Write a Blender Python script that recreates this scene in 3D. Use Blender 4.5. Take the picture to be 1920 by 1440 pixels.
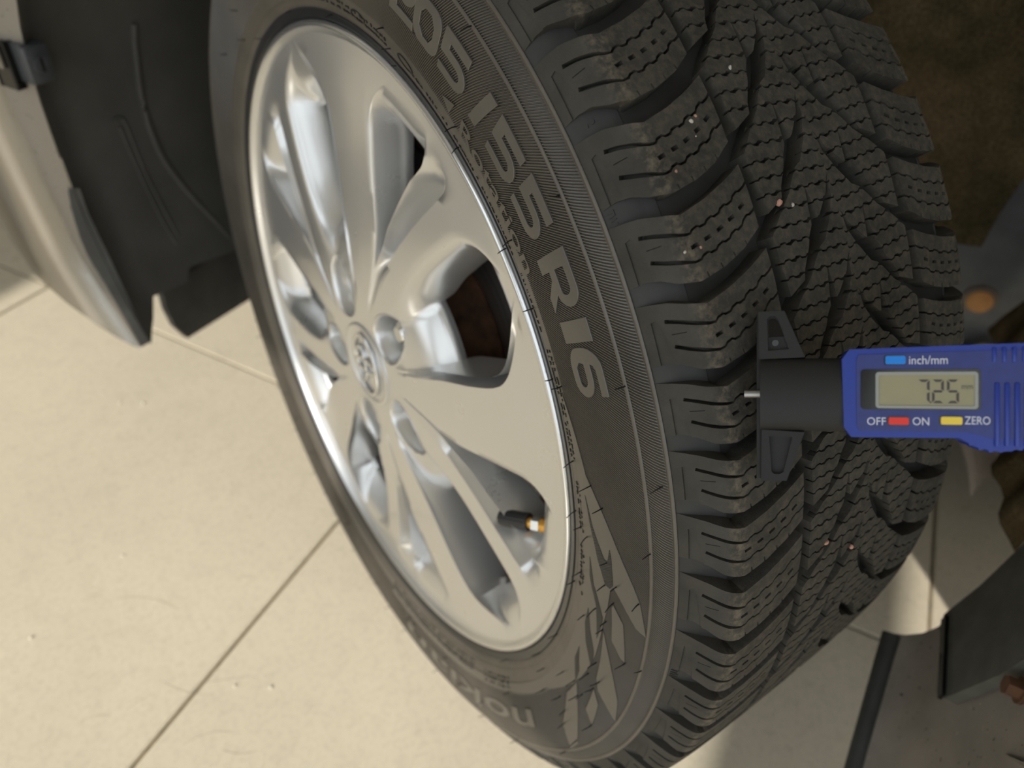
import bpy, bmesh, math, random
import numpy as np
from mathutils import Vector, Matrix, Quaternion

for o in list(bpy.data.objects):
    bpy.data.objects.remove(o, do_unlink=True)
SC = bpy.context.scene
COL = SC.collection
rnd = random.Random(7)
PI = math.pi
D2R = PI / 180

# ------------------------------------------------------------------ frames
TC = Vector((0.092, 0, 0))                       # floor point under the tyre's middle
FV = Vector((-0.48406, 0.87504, 0))              # towards the front of the car
LV = Vector((-0.87504, -0.48406, 0))             # out of the car's left side
UP = Vector((0, 0, 1))
def car(F, L, z): return TC + FV * F + LV * L + UP * z

# ------------------------------------------------------------------ camera
camd = bpy.data.cameras.new('camera')
cam = bpy.data.objects.new('camera', camd); COL.objects.link(cam)
R_ = Vector((0.81384131, -0.57580915, 0.07814179))
DN = Vector((-0.34239803, -0.58384023, -0.73613462))
FW = Vector((0.46949537, 0.57234117, -0.67230922))
m = Matrix((( R_.x, -DN.x, -FW.x, -0.16653995),
            ( R_.y, -DN.y, -FW.y, -0.35995990),
            ( R_.z, -DN.z, -FW.z,  0.64895941),
            (0, 0, 0, 1)))
cam.matrix_world = m
camd.sensor_fit = 'HORIZONTAL'; camd.sensor_width = 36
camd.lens = 1369.0539 / 1920 * 36
camd.clip_start = 0.01; camd.clip_end = 60
camd.dof.use_dof = True
camd.dof.focus_distance = 0.285
camd.dof.aperture_fstop = 7.5
SC.camera = cam

# ------------------------------------------------------------------ light
W = bpy.data.worlds.new('world'); SC.world = W; W.use_nodes = True
bg = W.node_tree.nodes['Background']
bg.inputs[0].default_value = (0.90, 0.96, 1.0, 1); bg.inputs[1].default_value = 1.75
SUN_EL = 36 * D2R
sun_dir = (LV * math.cos(SUN_EL) + UP * math.sin(SUN_EL)).normalized()
sd = bpy.data.lights.new('sun', 'SUN'); sd.energy = 4.3; sd.angle = 0.55 * D2R; sd.color = (1, 0.94, 0.83)
so = bpy.data.objects.new('sun', sd); COL.objects.link(so)
so.rotation_mode = 'QUATERNION'; so.rotation_quaternion = sun_dir.to_track_quat('Z', 'Y')
so.location = sun_dir * 8
SC.view_settings.view_transform = 'Standard'
SC.view_settings.look = 'None'
SC.view_settings.gamma = 1
SC.view_settings.use_curve_mapping = False
SC.view_settings.exposure = 0.0

# ------------------------------------------------------------------ helpers
def prop(o, label=None, cat=None, group=None, kind=None):
    if label: o['label'] = label
    if cat: o['category'] = cat
    if group: o['group'] = group
    if kind: o['kind'] = kind
    return o
def empty(name, loc=(0, 0, 0), parent=None):
    o = bpy.data.objects.new(name, None); o.location = loc; o.empty_display_size = 0.05
    COL.objects.link(o)
    if parent: o.parent = parent
    return o
WHEEL = 'wheel'                                   # parent token: a part of the car placed on the wheel's axis
HUB = Vector((0, 0, 0.306)); CAMBER = 0.01302
ORG = car(0, 0, 0)
def link(name, me, mat, parent=None):
    o = bpy.data.objects.new(name, me); COL.objects.link(o)
    if mat is not None and len(me.materials) == 0: me.materials.append(mat)
    if isinstance(parent, str):
        o.parent = body; o.location = HUB - ORG; o.rotation_euler = (0, CAMBER, 0)
    elif parent: o.parent = parent
    return o
def smooth(me, ang=35):
    me.polygons.foreach_set('use_smooth', [True] * len(me.polygons))
    if ang is not None: me.set_sharp_from_angle(angle=ang * D2R)
def mesh(name, verts, faces, mat, parent=None, sm=35, fix=True):
    me = bpy.data.meshes.new(name)
    me.from_pydata([tuple(v) for v in verts], [], [tuple(f) for f in faces])
    if fix:
        b = bmesh.new(); b.from_mesh(me)
        bmesh.ops.remove_doubles(b, verts=b.verts, dist=1e-7)
        bmesh.ops.recalc_face_normals(b, faces=b.faces); b.to_mesh(me); b.free()
    me.update()
    if sm is not None: smooth(me, sm)
    return link(name, me, mat, parent)
def frombm(name, b, mat, parent=None, sm=35, bevel=None, segs=2):
    if bevel:
        es = [e for e in b.edges if len(e.link_faces) == 2 and e.calc_face_angle(0) > 0.6]
        bmesh.ops.bevel(b, geom=es, offset=bevel, segments=segs, affect='EDGES', profile=0.5)
    bmesh.ops.recalc_face_normals(b, faces=b.faces)
    me = bpy.data.meshes.new(name); b.to_mesh(me); b.free()
    if sm is not None: smooth(me, sm)
    return link(name, me, mat, parent)
def addbox(b, x0, x1, y0, y1, z0, z1, M=None):
    r = bmesh.ops.create_cube(b, size=1)
    for v in r['verts']:
        v.co = Vector((x0 + (v.co.x + .5) * (x1 - x0), y0 + (v.co.y + .5) * (y1 - y0), z0 + (v.co.z + .5) * (z1 - z0)))
        if M: v.co = M @ v.co
    return r['verts']
def addcyl(b, p0, p1, r0, r1=None, n=24, cap=True):
    p0 = Vector(p0); p1 = Vector(p1); r1 = r0 if r1 is None else r1
    q = (p1 - p0).normalized().to_track_quat('Z', 'Y')
    A = [b.verts.new(p0 + q @ Vector((r0 * math.cos(2*PI*i/n), r0 * math.sin(2*PI*i/n), 0))) for i in range(n)]
    Bv = [b.verts.new(p1 + q @ Vector((r1 * math.cos(2*PI*i/n), r1 * math.sin(2*PI*i/n), 0))) for i in range(n)]
    for i in range(n): b.faces.new((A[i], A[(i+1) % n], Bv[(i+1) % n], Bv[i]))
    if cap:
        b.faces.new(A[::-1]); b.faces.new(Bv)
def addprism(b, poly, z0, z1):
    A = [b.verts.new((x, y, z0)) for x, y in poly]; Bv = [b.verts.new((x, y, z1)) for x, y in poly]
    n = len(poly)
    for i in range(n): b.faces.new((A[i], A[(i+1) % n], Bv[(i+1) % n], Bv[i]))
    b.faces.new(A[::-1]); b.faces.new(Bv)
def addtube(b, pts, rad, n=6):
    pts = [Vector(p) for p in pts]; rings = []
    for i, p in enumerate(pts):
        t = (pts[min(i+1, len(pts)-1)] - pts[max(i-1, 0)]).normalized()
        q = t.to_track_quat('Z', 'Y'); r = rad[i] if isinstance(rad, (list, tuple)) else rad
        rings.append([b.verts.new(p + q @ Vector((r*math.cos(2*PI*k/n), r*math.sin(2*PI*k/n), 0))) for k in range(n)])
    for a_, c_ in zip(rings, rings[1:]):
        for k in range(n): b.faces.new((a_[k], a_[(k+1) % n], c_[(k+1) % n], c_[k]))
    b.faces.new(rings[0][::-1]); b.faces.new(rings[-1])
def gridfaces(nr, nc, wrap=False, skip=None):
    f = []
    for i in range(nr - 1):
        for j in range(nc if wrap else nc - 1):
            if skip and skip(i, j): continue
            j2 = (j + 1) % nc
            f.append((i*nc + j, i*nc + j2, (i+1)*nc + j2, (i+1)*nc + j))
    return f

# ------------------------------------------------------------------ materials
def newmat(name):
    m_ = bpy.data.materials.new(name); m_.use_nodes = True
    nt = m_.node_tree; return m_, nt, nt.nodes['Principled BSDF']
def setp(p, col=None, rough=None, metal=None, spec=None, coat=None, coatr=None):
    if col is not None: p.inputs['Base Color'].default_value = (*col, 1)
    if rough is not None: p.inputs['Roughness'].default_value = rough
    if metal is not None: p.inputs['Metallic'].default_value = metal
    if spec is not None: p.inputs['Specular IOR Level'].default_value = spec
    if coat is not None: p.inputs['Coat Weight'].default_value = coat
    if coatr is not None: p.inputs['Coat Roughness'].default_value = coatr
def nd(nt, t, **k):
    n = nt.nodes.new(t)
    for a_, v in k.items(): setattr(n, a_, v)
    return n
def coords(nt, which='Object', scale=None):
    tc = nd(nt, 'ShaderNodeTexCoord')
    if scale is None: return tc.outputs[which]
    mp = nd(nt, 'ShaderNodeMapping'); mp.inputs['Scale'].default_value = scale
    nt.links.new(tc.outputs[which], mp.inputs[0]); return mp.outputs[0]
def worldpos(nt): return nd(nt, 'ShaderNodeNewGeometry').outputs['Position']
def noise(nt, vec, scale, detail=4, rough=0.55):
    n = nd(nt, 'ShaderNodeTexNoise'); n.inputs['Scale'].default_value = scale
    n.inputs['Detail'].default_value = detail; n.inputs['Roughness'].default_value = rough
    nt.links.new(vec, n.inputs['Vector']); return n.outputs['Fac']
def ramp(nt, fac, stops):
    r = nd(nt, 'ShaderNodeValToRGB'); el = r.color_ramp.elements
    while len(el) < len(stops): el.new(0.5)
    for e, (p, c) in zip(el, stops): e.position = p; e.color = (*c, 1) if len(c) == 3 else c
    nt.links.new(fac, r.inputs[0]); return r.outputs[0]
def g(v): return (v, v, v)
def mix(nt, fac, a_, b_, mode='MIX'):
    n = nd(nt, 'ShaderNodeMix', data_type='RGBA', blend_type=mode)
    for i, v in ((0, fac), (6, a_), (7, b_)):
        if isinstance(v, (int, float)): n.inputs[i].default_value = v
        elif isinstance(v, tuple): n.inputs[i].default_value = (*v, 1)
        else: nt.links.new(v, n.inputs[i])
    return n.outputs[2]
def bump(nt, p, h, strength=0.3, dist=0.001):
    n = nd(nt, 'ShaderNodeBump'); n.inputs['Strength'].default_value = strength; n.inputs['Distance'].default_value = dist
    nt.links.new(h, n.inputs['Height']); nt.links.new(n.outputs[0], p.inputs['Normal'])
def basic(name, col, rough=0.5, metal=0.0, spec=0.5, nscale=None, namt=0.15, bstr=0, bscale=None, bdist=0.0005, coat=None, coatr=None):
    m_, nt, p = newmat(name); setp(p, col, rough, metal, spec, coat, coatr)
    v = worldpos(nt)
    if nscale:
        f = noise(nt, v, nscale)
        c = ramp(nt, f, [(0.3, tuple(max(0, x*(1-namt)) for x in col)), (0.7, tuple(min(1, x*(1+namt)) for x in col))])
        nt.links.new(c, p.inputs['Base Color'])
    if bstr: bump(nt, p, noise(nt, v, bscale or 900), bstr, bdist)
    return m_
# floor tile
MT = {}
m_, nt, p = newmat('tile_glaze'); setp(p, (0.60, 0.54, 0.42), 0.30, 0, 0.45)
v = worldpos(nt)
c1 = ramp(nt, noise(nt, v, 5, 3), [(0.3, (0.58, 0.525, 0.415)), (0.7, (0.64, 0.575, 0.455))])
c2 = ramp(nt, noise(nt, v, 190, 3), [(0.40, g(0.80)), (0.52, g(1))])
c3 = ramp(nt, noise(nt, v, 45, 2), [(0.30, g(0.90)), (0.5, g(1))])
c = mix(nt, 0.35, c1, c2, 'MULTIPLY'); c = mix(nt, 0.5, c, c3, 'MULTIPLY')
nt.links.new(c, p.inputs['Base Color'])
nt.links.new(ramp(nt, noise(nt, v, 60), [(0.3, g(0.24)), (0.7, g(0.40))]), p.inputs['Roughness'])
bump(nt, p, noise(nt, v, 12, 2), 0.06, 0.004)
MT['tile'] = m_
MT['grout'] = basic('grout', (0.23, 0.18, 0.11), 0.85, nscale=90, namt=0.35, bstr=0.5, bscale=600)
MT['wallp'] = basic('wall_paint', (0.62, 0.60, 0.56), 0.8, nscale=3, namt=0.04)
MT['blocker'] = basic('blocker_fabric', (0.55, 0.53, 0.50), 0.85, nscale=40, namt=0.05)  # plain tone of the added sun-blocking panels
# rubber
m_, nt, p = newmat('sidewall_rubber'); setp(p, (0.020, 0.018, 0.016), 0.42, 0, 0.62)
v = worldpos(nt)
nt.links.new(ramp(nt, noise(nt, v, 22, 3), [(0.3, (0.070, 0.062, 0.051)), (0.7, (0.098, 0.087, 0.072))]), p.inputs['Base Color'])
nt.links.new(ramp(nt, noise(nt, v, 60, 3), [(0.3, g(0.36)), (0.7, g(0.46))]), p.inputs['Roughness'])
bump(nt, p, noise(nt, v, 2500, 2), 0.12, 0.0002)
MT['side'] = m_
m_, nt, p = newmat('letter_rubber'); setp(p, (0.078, 0.071, 0.061), 0.36, 0, 0.7)
v = worldpos(nt)
bump(nt, p, noise(nt, v, 1800, 2), 0.10, 0.0002)
MT['letter'] = m_
m_, nt, p = newmat('hatched_rubber'); setp(p, (0.055, 0.054, 0.051), 0.55, 0, 0.45)
tcx = coords(nt, 'Object')
wv = nd(nt, 'ShaderNodeTexWave', wave_type='BANDS', bands_direction='DIAGONAL'); wv.inputs['Scale'].default_value = 560
wv.inputs['Distortion'].default_value = 0
nt.links.new(tcx, wv.inputs['Vector'])
bump(nt, p, wv.outputs['Fac'], 0.9, 0.0008)
MT['hatch'] = m_
m_, nt, p = newmat('tread_rubber'); setp(p, (0.02, 0.02, 0.018), 0.74, 0, 0.35)
v = worldpos(nt)
base = ramp(nt, noise(nt, v, 55, 4), [(0.3, (0.032, 0.031, 0.026)), (0.7, (0.056, 0.053, 0.045))])
grit = ramp(nt, noise(nt, v, 1500, 3, 0.7), [(0.66, (0, 0, 0)), (0.78, (1, 1, 1))])
base = mix(nt, mix(nt, 1, grit, g(0.35), 'MULTIPLY'), base, (0.16, 0.14, 0.10))
at = nd(nt, 'ShaderNodeAttribute', attribute_name='wear')
wn = ramp(nt, noise(nt, v, 330, 4, 0.65), [(0.42, (0, 0, 0)), (0.68, (1, 1, 1))])
wf_ = mix(nt, 1, at.outputs['Color'], wn, 'MULTIPLY')
base = mix(nt, wf_, base, (0.18, 0.152, 0.112))
nt.links.new(base, p.inputs['Base Color'])
bump(nt, p, noise(nt, v, 1400, 4, 0.6), 0.45, 0.0004)
MT['tread'] = m_
MT['groove'] = basic('groove_rubber', (0.030, 0.030, 0.029), 0.6, 0, 0.4, nscale=60, namt=0.25)
MT['bead'] = basic('bead_rubber', (0.012, 0.014, 0.018), 0.28, 0, 0.5)
MT['hair'] = basic('moulding_hair', (0.010, 0.010, 0.010), 0.35)
# metal
m_, nt, p = newmat('silver_rim'); setp(p, (0.60, 0.60, 0.60), 0.27, 0.72, 0.5, 0.6, 0.10)
v = worldpos(nt)
p.inputs['Base Color'].default_value = (0.66, 0.66, 0.655, 1)
nt.links.new(ramp(nt, noise(nt, v, 30), [(0.3, g(0.27)), (0.7, g(0.32))]), p.inputs['Roughness'])
MT['rim'] = m_
MT['lip'] = basic('bright_lip', (0.62, 0.63, 0.64), 0.16, 0.85, coat=0.5, coatr=0.05)
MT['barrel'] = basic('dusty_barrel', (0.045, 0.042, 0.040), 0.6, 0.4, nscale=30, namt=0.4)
MT['nut'] = basic('chrome_nut', (0.65, 0.65, 0.63), 0.22, 1.0)
m_, nt, p = newmat('brake_iron'); setp(p, (0.25, 0.24, 0.23), 0.35, 0.85)
v = coords(nt, 'Object')
sx = nd(nt, 'ShaderNodeSeparateXYZ'); nt.links.new(v, sx.inputs[0])
hy = nd(nt, 'ShaderNodeMath', operation='MULTIPLY'); nt.links.new(sx.outputs[1], hy.inputs[0]); nt.links.new(sx.outputs[1], hy.inputs[1])
hz = nd(nt, 'ShaderNodeMath', operation='MULTIPLY'); nt.links.new(sx.outputs[2], hz.inputs[0]); nt.links.new(sx.outputs[2], hz.inputs[1])
ha = nd(nt, 'ShaderNodeMath', operation='ADD'); nt.links.new(hy.outputs[0], ha.inputs[0]); nt.links.new(hz.outputs[0], ha.inputs[1])
hs = nd(nt, 'ShaderNodeMath', operation='SQRT'); nt.links.new(ha.outputs[0], hs.inputs[0])
hv = nd(nt, 'ShaderNodeCombineXYZ'); nt.links.new(hs.outputs[0], hv.inputs[0])
rg = noise(nt, hv.outputs[0], 700, 3)
nt.links.new(ramp(nt, rg, [(0.35, (0.16, 0.13, 0.11)), (0.65, (0.42, 0.41, 0.39))]), p.inputs['Base Color'])
bump(nt, p, rg, 0.5, 0.0005)
MT['disc'] = m_
MT['rust'] = basic('rusty_steel', (0.12, 0.060, 0.032), 0.85, 0.2, nscale=70, namt=0.6, bstr=0.4, bscale=300)
MT['brass'] = basic('brass', (0.80, 0.42, 0.08), 0.35, 0.8)
MT['caprub'] = basic('valve_cap_plastic', (0.018, 0.019, 0.022), 0.45)
# car
m_, nt, p = newmat('car_paint'); setp(p, (0.40, 0.36, 0.30), 0.22, 0.85, 0.5, 1.0, 0.03)
v = worldpos(nt)
ch = ramp(nt, noise(nt, v, 260, 3, 0.6), [(0.70, (0, 0, 0)), (0.72, (1, 1, 1))])
nt.links.new(mix(nt, ch, (0.25, 0.228, 0.19), (0.10, 0.09, 0.08)), p.inputs['Base Color'])
MT['paint'] = m_
m_, nt, p = newmat('paint_return'); setp(p, (0.25, 0.225, 0.185), 0.5, 0.1, 0.4)
v = worldpos(nt)
ch = ramp(nt, noise(nt, v, 330, 2, 0.5), [(0.69, (0, 0, 0)), (0.71, (1, 1, 1))])
nt.links.new(mix(nt, ch, (0.25, 0.225, 0.185), (0.09, 0.09, 0.085)), p.inputs['Base Color'])
MT['paintin'] = m_
MT['blackpl'] = basic('black_plastic', (0.040, 0.041, 0.038), 0.62, 0, 0.4, nscale=30, namt=0.3, bstr=0.25, bscale=700)
m_, nt, p = newmat('dusty_liner'); setp(p, (0.03, 0.03, 0.028), 0.7, 0, 0.4)
v = worldpos(nt)
b0 = ramp(nt, noise(nt, v, 14, 4), [(0.3, (0.056, 0.057, 0.051)), (0.7, (0.088, 0.086, 0.080))])
sp = ramp(nt, noise(nt, v, 520, 2, 0.5), [(0.71, (0, 0, 0)), (0.75, (1, 1, 1))])
nt.links.new(mix(nt, mix(nt, 1, sp, g(0.6), 'MULTIPLY'), b0, (0.22, 0.19, 0.15)), p.inputs['Base Color'])
bump(nt, p, noise(nt, v, 900, 3), 0.2, 0.0004)
MT['liner'] = m_
m_, nt, p = newmat('dusty_sill'); setp(p, (0.06, 0.055, 0.05), 0.5, 0, 0.5)
v = worldpos(nt)
b0 = ramp(nt, noise(nt, v, 24, 4), [(0.3, (0.20, 0.178, 0.150)), (0.7, (0.30, 0.265, 0.225))])
sp = ramp(nt, noise(nt, v, 480, 2, 0.5), [(0.70, (0, 0, 0)), (0.73, (1, 1, 1))])
sp2 = ramp(nt, noise(nt, v, 300, 2, 0.5), [(0.27, (1, 1, 1)), (0.30, (0, 0, 0))])
c = mix(nt, sp, b0, (0.42, 0.36, 0.27)); c = mix(nt, sp2, c, (0.012, 0.012, 0.012))
nt.links.new(c, p.inputs['Base Color'])
MT['sill'] = m_
MT['plate'] = basic('plate_plastic', (0.095, 0.095, 0.080), 0.7, 0, 0.4, nscale=60, namt=0.2, bstr=0.3, bscale=900)
m_, nt, p = newmat('muddy_felt'); setp(p, (0.07, 0.055, 0.03), 0.95, 0, 0.2)
v = worldpos(nt)
b0 = ramp(nt, noise(nt, v, 16, 5, 0.65), [(0.30, (0.075, 0.068, 0.036)), (0.5, (0.16, 0.120, 0.062)), (0.72, (0.26, 0.185, 0.10))])
b1 = ramp(nt, noise(nt, v, 420, 3), [(0.3, g(0.55)), (0.7, g(1.2))])
nt.links.new(mix(nt, 1, b0, b1, 'MULTIPLY'), p.inputs['Base Color'])
bump(nt, p, noise(nt, v, 300, 4, 0.7), 0.6, 0.002)
MT['felt'] = m_
MT['bodym'] = basic('grey_body_steel', (0.13, 0.14, 0.15), 0.6, 0.1, nscale=25, namt=0.25)
MT['muddy'] = basic('muddy_bracket', (0.20, 0.17, 0.14), 0.8, 0, nscale=25, namt=0.35)
MT['plug'] = basic('orange_plug', (0.62, 0.30, 0.10), 0.6, nscale=60, namt=0.15)
MT['clip'] = basic('clip_plastic', (0.05, 0.055, 0.06), 0.45, 0, 0.5, nscale=60, namt=0.2)
# gauge
MT['gblue'] = basic('blue_plastic', (0.008, 0.034, 0.30), 0.33, 0, 0.5, bstr=0.05, bscale=1500)
MT['gdark'] = basic('blue_face', (0.022, 0.036, 0.19), 0.42, 0, 0.5, nscale=300, namt=0.12)
MT['gblack'] = basic('black_foot_plastic', (0.0095, 0.0095, 0.009), 0.55, 0, 0.4, bstr=0.15, bscale=2000, bdist=0.0002)
MT['gpanel'] = basic('black_window', (0.006, 0.006, 0.006), 0.12, 0, 0.5)
MT['lcd'] = basic('lcd_glass', (0.30, 0.28, 0.17), 0.35, 0, 0.4, nscale=60, namt=0.05)
MT['lcdf'] = basic('lcd_frame', (0.30, 0.31, 0.30), 0.4)
MT['seg'] = basic('lcd_segment', (0.055, 0.045, 0.05), 0.5)
MT['ink'] = basic('white_ink', (0.66, 0.68, 0.74), 0.5)
MT['bblue'] = basic('blue_button', (0.0, 0.22, 0.78), 0.4)
MT['bred'] = basic('red_button', (0.75, 0.025, 0.015), 0.35)
MT['byel'] = basic('yellow_button', (0.82, 0.60, 0.06), 0.35)
MT['pin'] = basic('steel_pin', (0.35, 0.35, 0.34), 0.35, 0.9)
MT['stoneA'] = basic('pale_stone', (0.50, 0.47, 0.43), 0.8, nscale=200, namt=0.2)
MT['stoneB'] = basic('pink_stone', (0.50, 0.27, 0.20), 0.8, nscale=200, namt=0.2)
MT['lint'] = basic('grey_fibre', (0.34, 0.30, 0.23), 0.8)
MT['crumb'] = basic('pale_crumb', (0.78, 0.74, 0.64), 0.7)

# ------------------------------------------------------------------ floor and room
E1 = -FV; E2 = -LV                                # tile axes
TS = 0.5945; oB = 0.19246; oA = -0.09633
def tileP(i, j, du=0, dv=0): return E1 * (oA + TS * (i + du)) + E2 * (oB + TS * (j + dv))
fl = mesh('floor', [E1*a_ + E2*b_ + UP*z_ for z_ in (-0.06, -0.0045) for a_, b_ in ((-5, -5), (5, -5), (5, 5), (-5, 5))],
          [(0, 1, 2, 3), (4, 5, 6, 7), (0, 1, 5, 4), (1, 2, 6, 5), (2, 3, 7, 6), (3, 0, 4, 7)], MT['grout'], sm=None)
prop(fl, kind='structure')
b = bmesh.new(); gap = 0.0016
vs = addbox(b, gap, TS - gap, gap, TS - gap, -0.006, 0.0)
es = [e for e in b.edges if all(v.co.z > -0.001 for v in e.verts)]
bmesh.ops.bevel(b, geom=es, offset=0.0012, segments=2, affect='EDGES')
for v in b.verts:
    q = E1 * v.co.x + E2 * v.co.y; v.co = Vector((q.x, q.y, v.co.z))
t0 = frombm('tile', b, MT['tile'], fl, sm=40)
first = True
for i in range(-7, 7):
    for j in range(-7, 7):
        o = t0 if first else t0.copy()
        if not first: COL.objects.link(o); o.parent = fl
        first = False
        o.location = tileP(i, j)
# window wall on the car's left, lit from outside; post and panels added for shade
def wallbox(name, F0, F1, L0, L1, z0, z1, mat):
    b = bmesh.new(); vs = addbox(b, F0, F1, L0, L1, z0, z1)
    for v in b.verts: v.co = car(v.co.x, v.co.y, v.co.z)
    return frombm(name, b, mat, None, sm=None)
WL = 3.0
T36 = math.tan(SUN_EL)
w0 = wallbox('added_post_left', -0.43, -0.28, WL, WL + 0.08, 0, 3.3, MT['wallp']); prop(w0, kind='structure')  # post added out of view to cast the shadow strip behind the tyre
for F0, F1, z0, z1 in ((0.767, 1.25, 0, 3.3), (-4.6, -3.9, 0, 3.3), (3.4, 4.6, 0, 3.3), (-2.15, -2.0, 0, 3.3), (-4.6, 4.6, 3.3, 3.5)):
    q = wallbox('pier', F0, F1, WL, WL + 0.08, z0, z1, MT['wallp']); q.parent = w0
bl = wallbox('sun_blocker', -0.28, 0.12, WL + 0.02, WL + 0.03, (WL + 0.05) * T36, 3.3, MT['blocker'])  # unseen panel added to block the sun from wheel, tread and gauge
prop(bl, 'pale out-of-view panel added to keep the sun off the wheel', 'blocker')
bl = wallbox('sun_blocker', 0.12, 0.44, WL + 0.02, WL + 0.03, (WL + 0.27) * T36, 3.3, MT['blocker'])  # second unseen panel, added to shade the front of the wheel
prop(bl, 'narrower pale roller blind ending a little higher, next to the wider one', 'blocker')
for nm, a_ in (('wall_right', (-4.6, 4.6, -4.1, -4.0, 0, 3.5)), ('wall_front', (4.6, 4.7, -4.0, 3.0, 0, 3.5)), ('wall_back', (-4.7, -4.6, -4.0, 3.0, 0, 3.5)), ('ceiling', (-4.6, 4.6, -4.0, 3.08, 3.5, 3.6))):
    prop(wallbox(nm, *a_, MT['wallp']), kind='structure')

# ------------------------------------------------------------------ wheel
wheel = WHEEL
body = empty('car', ORG)
prop(body, 'beige car with black wheel arch lining, its silver alloy wheel and winter tyre turned outwards', 'car')
def P(w, r, th): return (-w, r * math.cos(th), r * math.sin(th))      # th in radians, metres
def Pn(w, r, th): return np.stack([-w, r * np.cos(th), r * np.sin(th)], -1)
CW = -0.092
SIDE = [(-.0140, .2175), (-.0075, .2185), (-.0035, .2200), (-.0005, .2225), (.0018, .2260), (.0042, .2320), (.0058, .2390), (.0068, .2455), (.0078, .2560), (.0078, .2680), (.0062, .2790), (.0040, .2850), (.0010, .2890)]
HALF = [(.0010, .2890), (-.0012, .2960), (-.0042, .3030), (-.0080, .3085), (-.0125, .3108), (-.020, .3118), (-.035, .3126), (-.060, .3131), (-.092, .3133)]
def spline(pts, n=12):
    pts = [Vector((x, y, 0)) for x, y in pts]; out = []
    for i in range(len(pts) - 1):
        p0 = pts[max(i-1, 0)]; p1 = pts[i]; p2 = pts[i+1]; p3 = pts[min(i+2, len(pts)-1)]
        for k in range(n):
            t = k / n
            out.append(0.5 * ((2*p1) + (p2-p0)*t + (2*p0 - 5*p1 + 4*p2 - p3)*t*t + (3*p1 - p0 - 3*p2 + p3)*t**3))
    out.append(pts[-1]); return [(q.x, q.y) for q in out]
SR = np.array(sorted(((r, w) for w, r in spline(SIDE)), key=lambda q: q[0]))
def wside(r): return np.interp(r, SR[:, 0], SR[:, 1])
hs_ = spline(HALF, 16)
PR = np.array(hs_ + [(2*CW - w, r) for w, r in hs_[-2::-1]])
PV = np.concatenate([[0], np.cumsum(np.hypot(*np.diff(PR, axis=0).T))])
VTOT = PV[-1]; VC = VTOT / 2
dP = np.gradient(PR, PV, axis=0); dP /= np.linalg.norm(dP, axis=1)[:, None]
NR = np.stack([-dP[:, 1], dP[:, 0]], 1)
if NR[len(NR)//2, 1] < 0: NR = -NR
def tread(v, h):                                   # v metres along the profile, h along its normal -> (w, r)
    return (np.interp(v, PV, PR[:, 0]) + h * np.interp(v, PV, NR[:, 0]), np.interp(v, PV, PR[:, 1]) + h * np.interp(v, PV, NR[:, 1]))
def gdepth(v):
    vv = np.minimum(v, VTOT - v) * 1000
    return np.interp(vv, [0, 2, 5, 10, 17, 24], [0, .15, .9, 2.9, 6.0, 8.0]) / 1000

# carcass: groove bottoms, inner sidewall, plain bead band
NTH = 360
rows = []
for r in np.linspace(.2175, .2362, 14): rows.append((float(wside(r)), r))
rows2 = []
for v in np.linspace(0, VTOT, 90):
    w, r = tread(v, -gdepth(v)); rows2.append((float(w), float(r)))
inner = [(2*CW - w, r) for w, r in SIDE[::-1]]
def revolve(name, rows, mat, parent, nth=NTH, sm=50):
    V = [P(w, r, 2*PI*k/nth) for w, r in rows for k in range(nth)]
    return mesh(name, V, gridfaces(len(rows), nth, True), mat, parent, sm=sm)
tyre = revolve('tyre', rows2 + inner[1:], MT['groove'], wheel, 420)
tyre['label'] = 'black winter tyre with moulded sidewall and siped tread blocks'
revolve('bead_band', rows, MT['side'], tyre, 420)
bl_ = [(-4.5, 217.4), (-2.2, 217.9), (-.9, 218.8), (-.1, 220.0), (.4, 221.4), (1.0, 222.8), (1.2, 223.6), (.2, 223.9)]
revolve('bead_ring', [(w/1000, r/1000) for w, r in spline(bl_, 4)], MT['bead'], tyre, 420, 70)
# ridged sidewall band (real ridges), r 0.2362 .. 0.2885
NRG = 1420; prof = (0.0, 1.0, 1.0, 0.0)
rr = np.concatenate([[.2362, .2364], np.linspace(.2372, .2788, 22), [.2790], np.linspace(.2812, .2876, 6), [.2884, .2890]])
nc = NRG * 4
V = np.zeros((len(rr), nc, 3))
base_th = np.arange(nc) / nc * 2 * PI
hgt = np.array([prof[k % 4] for k in range(nc)])
for i, r in enumerate(rr):
    amp = 0.0 if i in (0, 1, len(rr)-2, len(rr)-1) else 0.00085
    w = wside(r) + (hgt - 0.75) * amp
    V[i] = Pn(w, np.full(nc, r), base_th + 2.4 * (r - .2362) * (1 if r < .2795 else 1))
me = bpy.data.meshes.new('ridged_band'); fa = gridfaces(len(rr), nc, True)
me.from_pydata(V.reshape(-1, 3).tolist(), [], fa); me.update(); me.polygons.foreach_set('use_smooth', [False] * len(me.polygons))
band = link('ridged_band', me, MT['side'], tyre); band['kind'] = 'stuff'
def ringtube(name, r, rad, th0=0, th1=2*PI, n=420, mat=None, up=0.0):
    closed = abs(th1 - th0 - 2*PI) < 1e-6
    ks = n if closed else n + 1; V = []
    for s in range(8):
        a_ = 2*PI*s/8
        for k in range(ks):
            th = th0 + (th1 - th0) * k / n
            V.append(P(float(wside(r)) + up + rad*0.7*math.sin(a_), r + rad*math.cos(a_), th))
    F_ = []
    for s in range(8):
        for k in range(ks if closed else ks - 1):
            k2 = (k+1) % ks; s2 = (s+1) % 8
            F_.append((s*ks + k, s*ks + k2, s2*ks + k2, s2*ks + k))
    return mesh(name, V, F_, mat or MT['side'], tyre, sm=60)
ringtube('rim_rib', .2800, .0010)
ringtube('ledge_rib', .2892, .0011)
ringtube('seam_line', .2436, .00035, 196*D2R, 262*D2R, 120)
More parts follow.
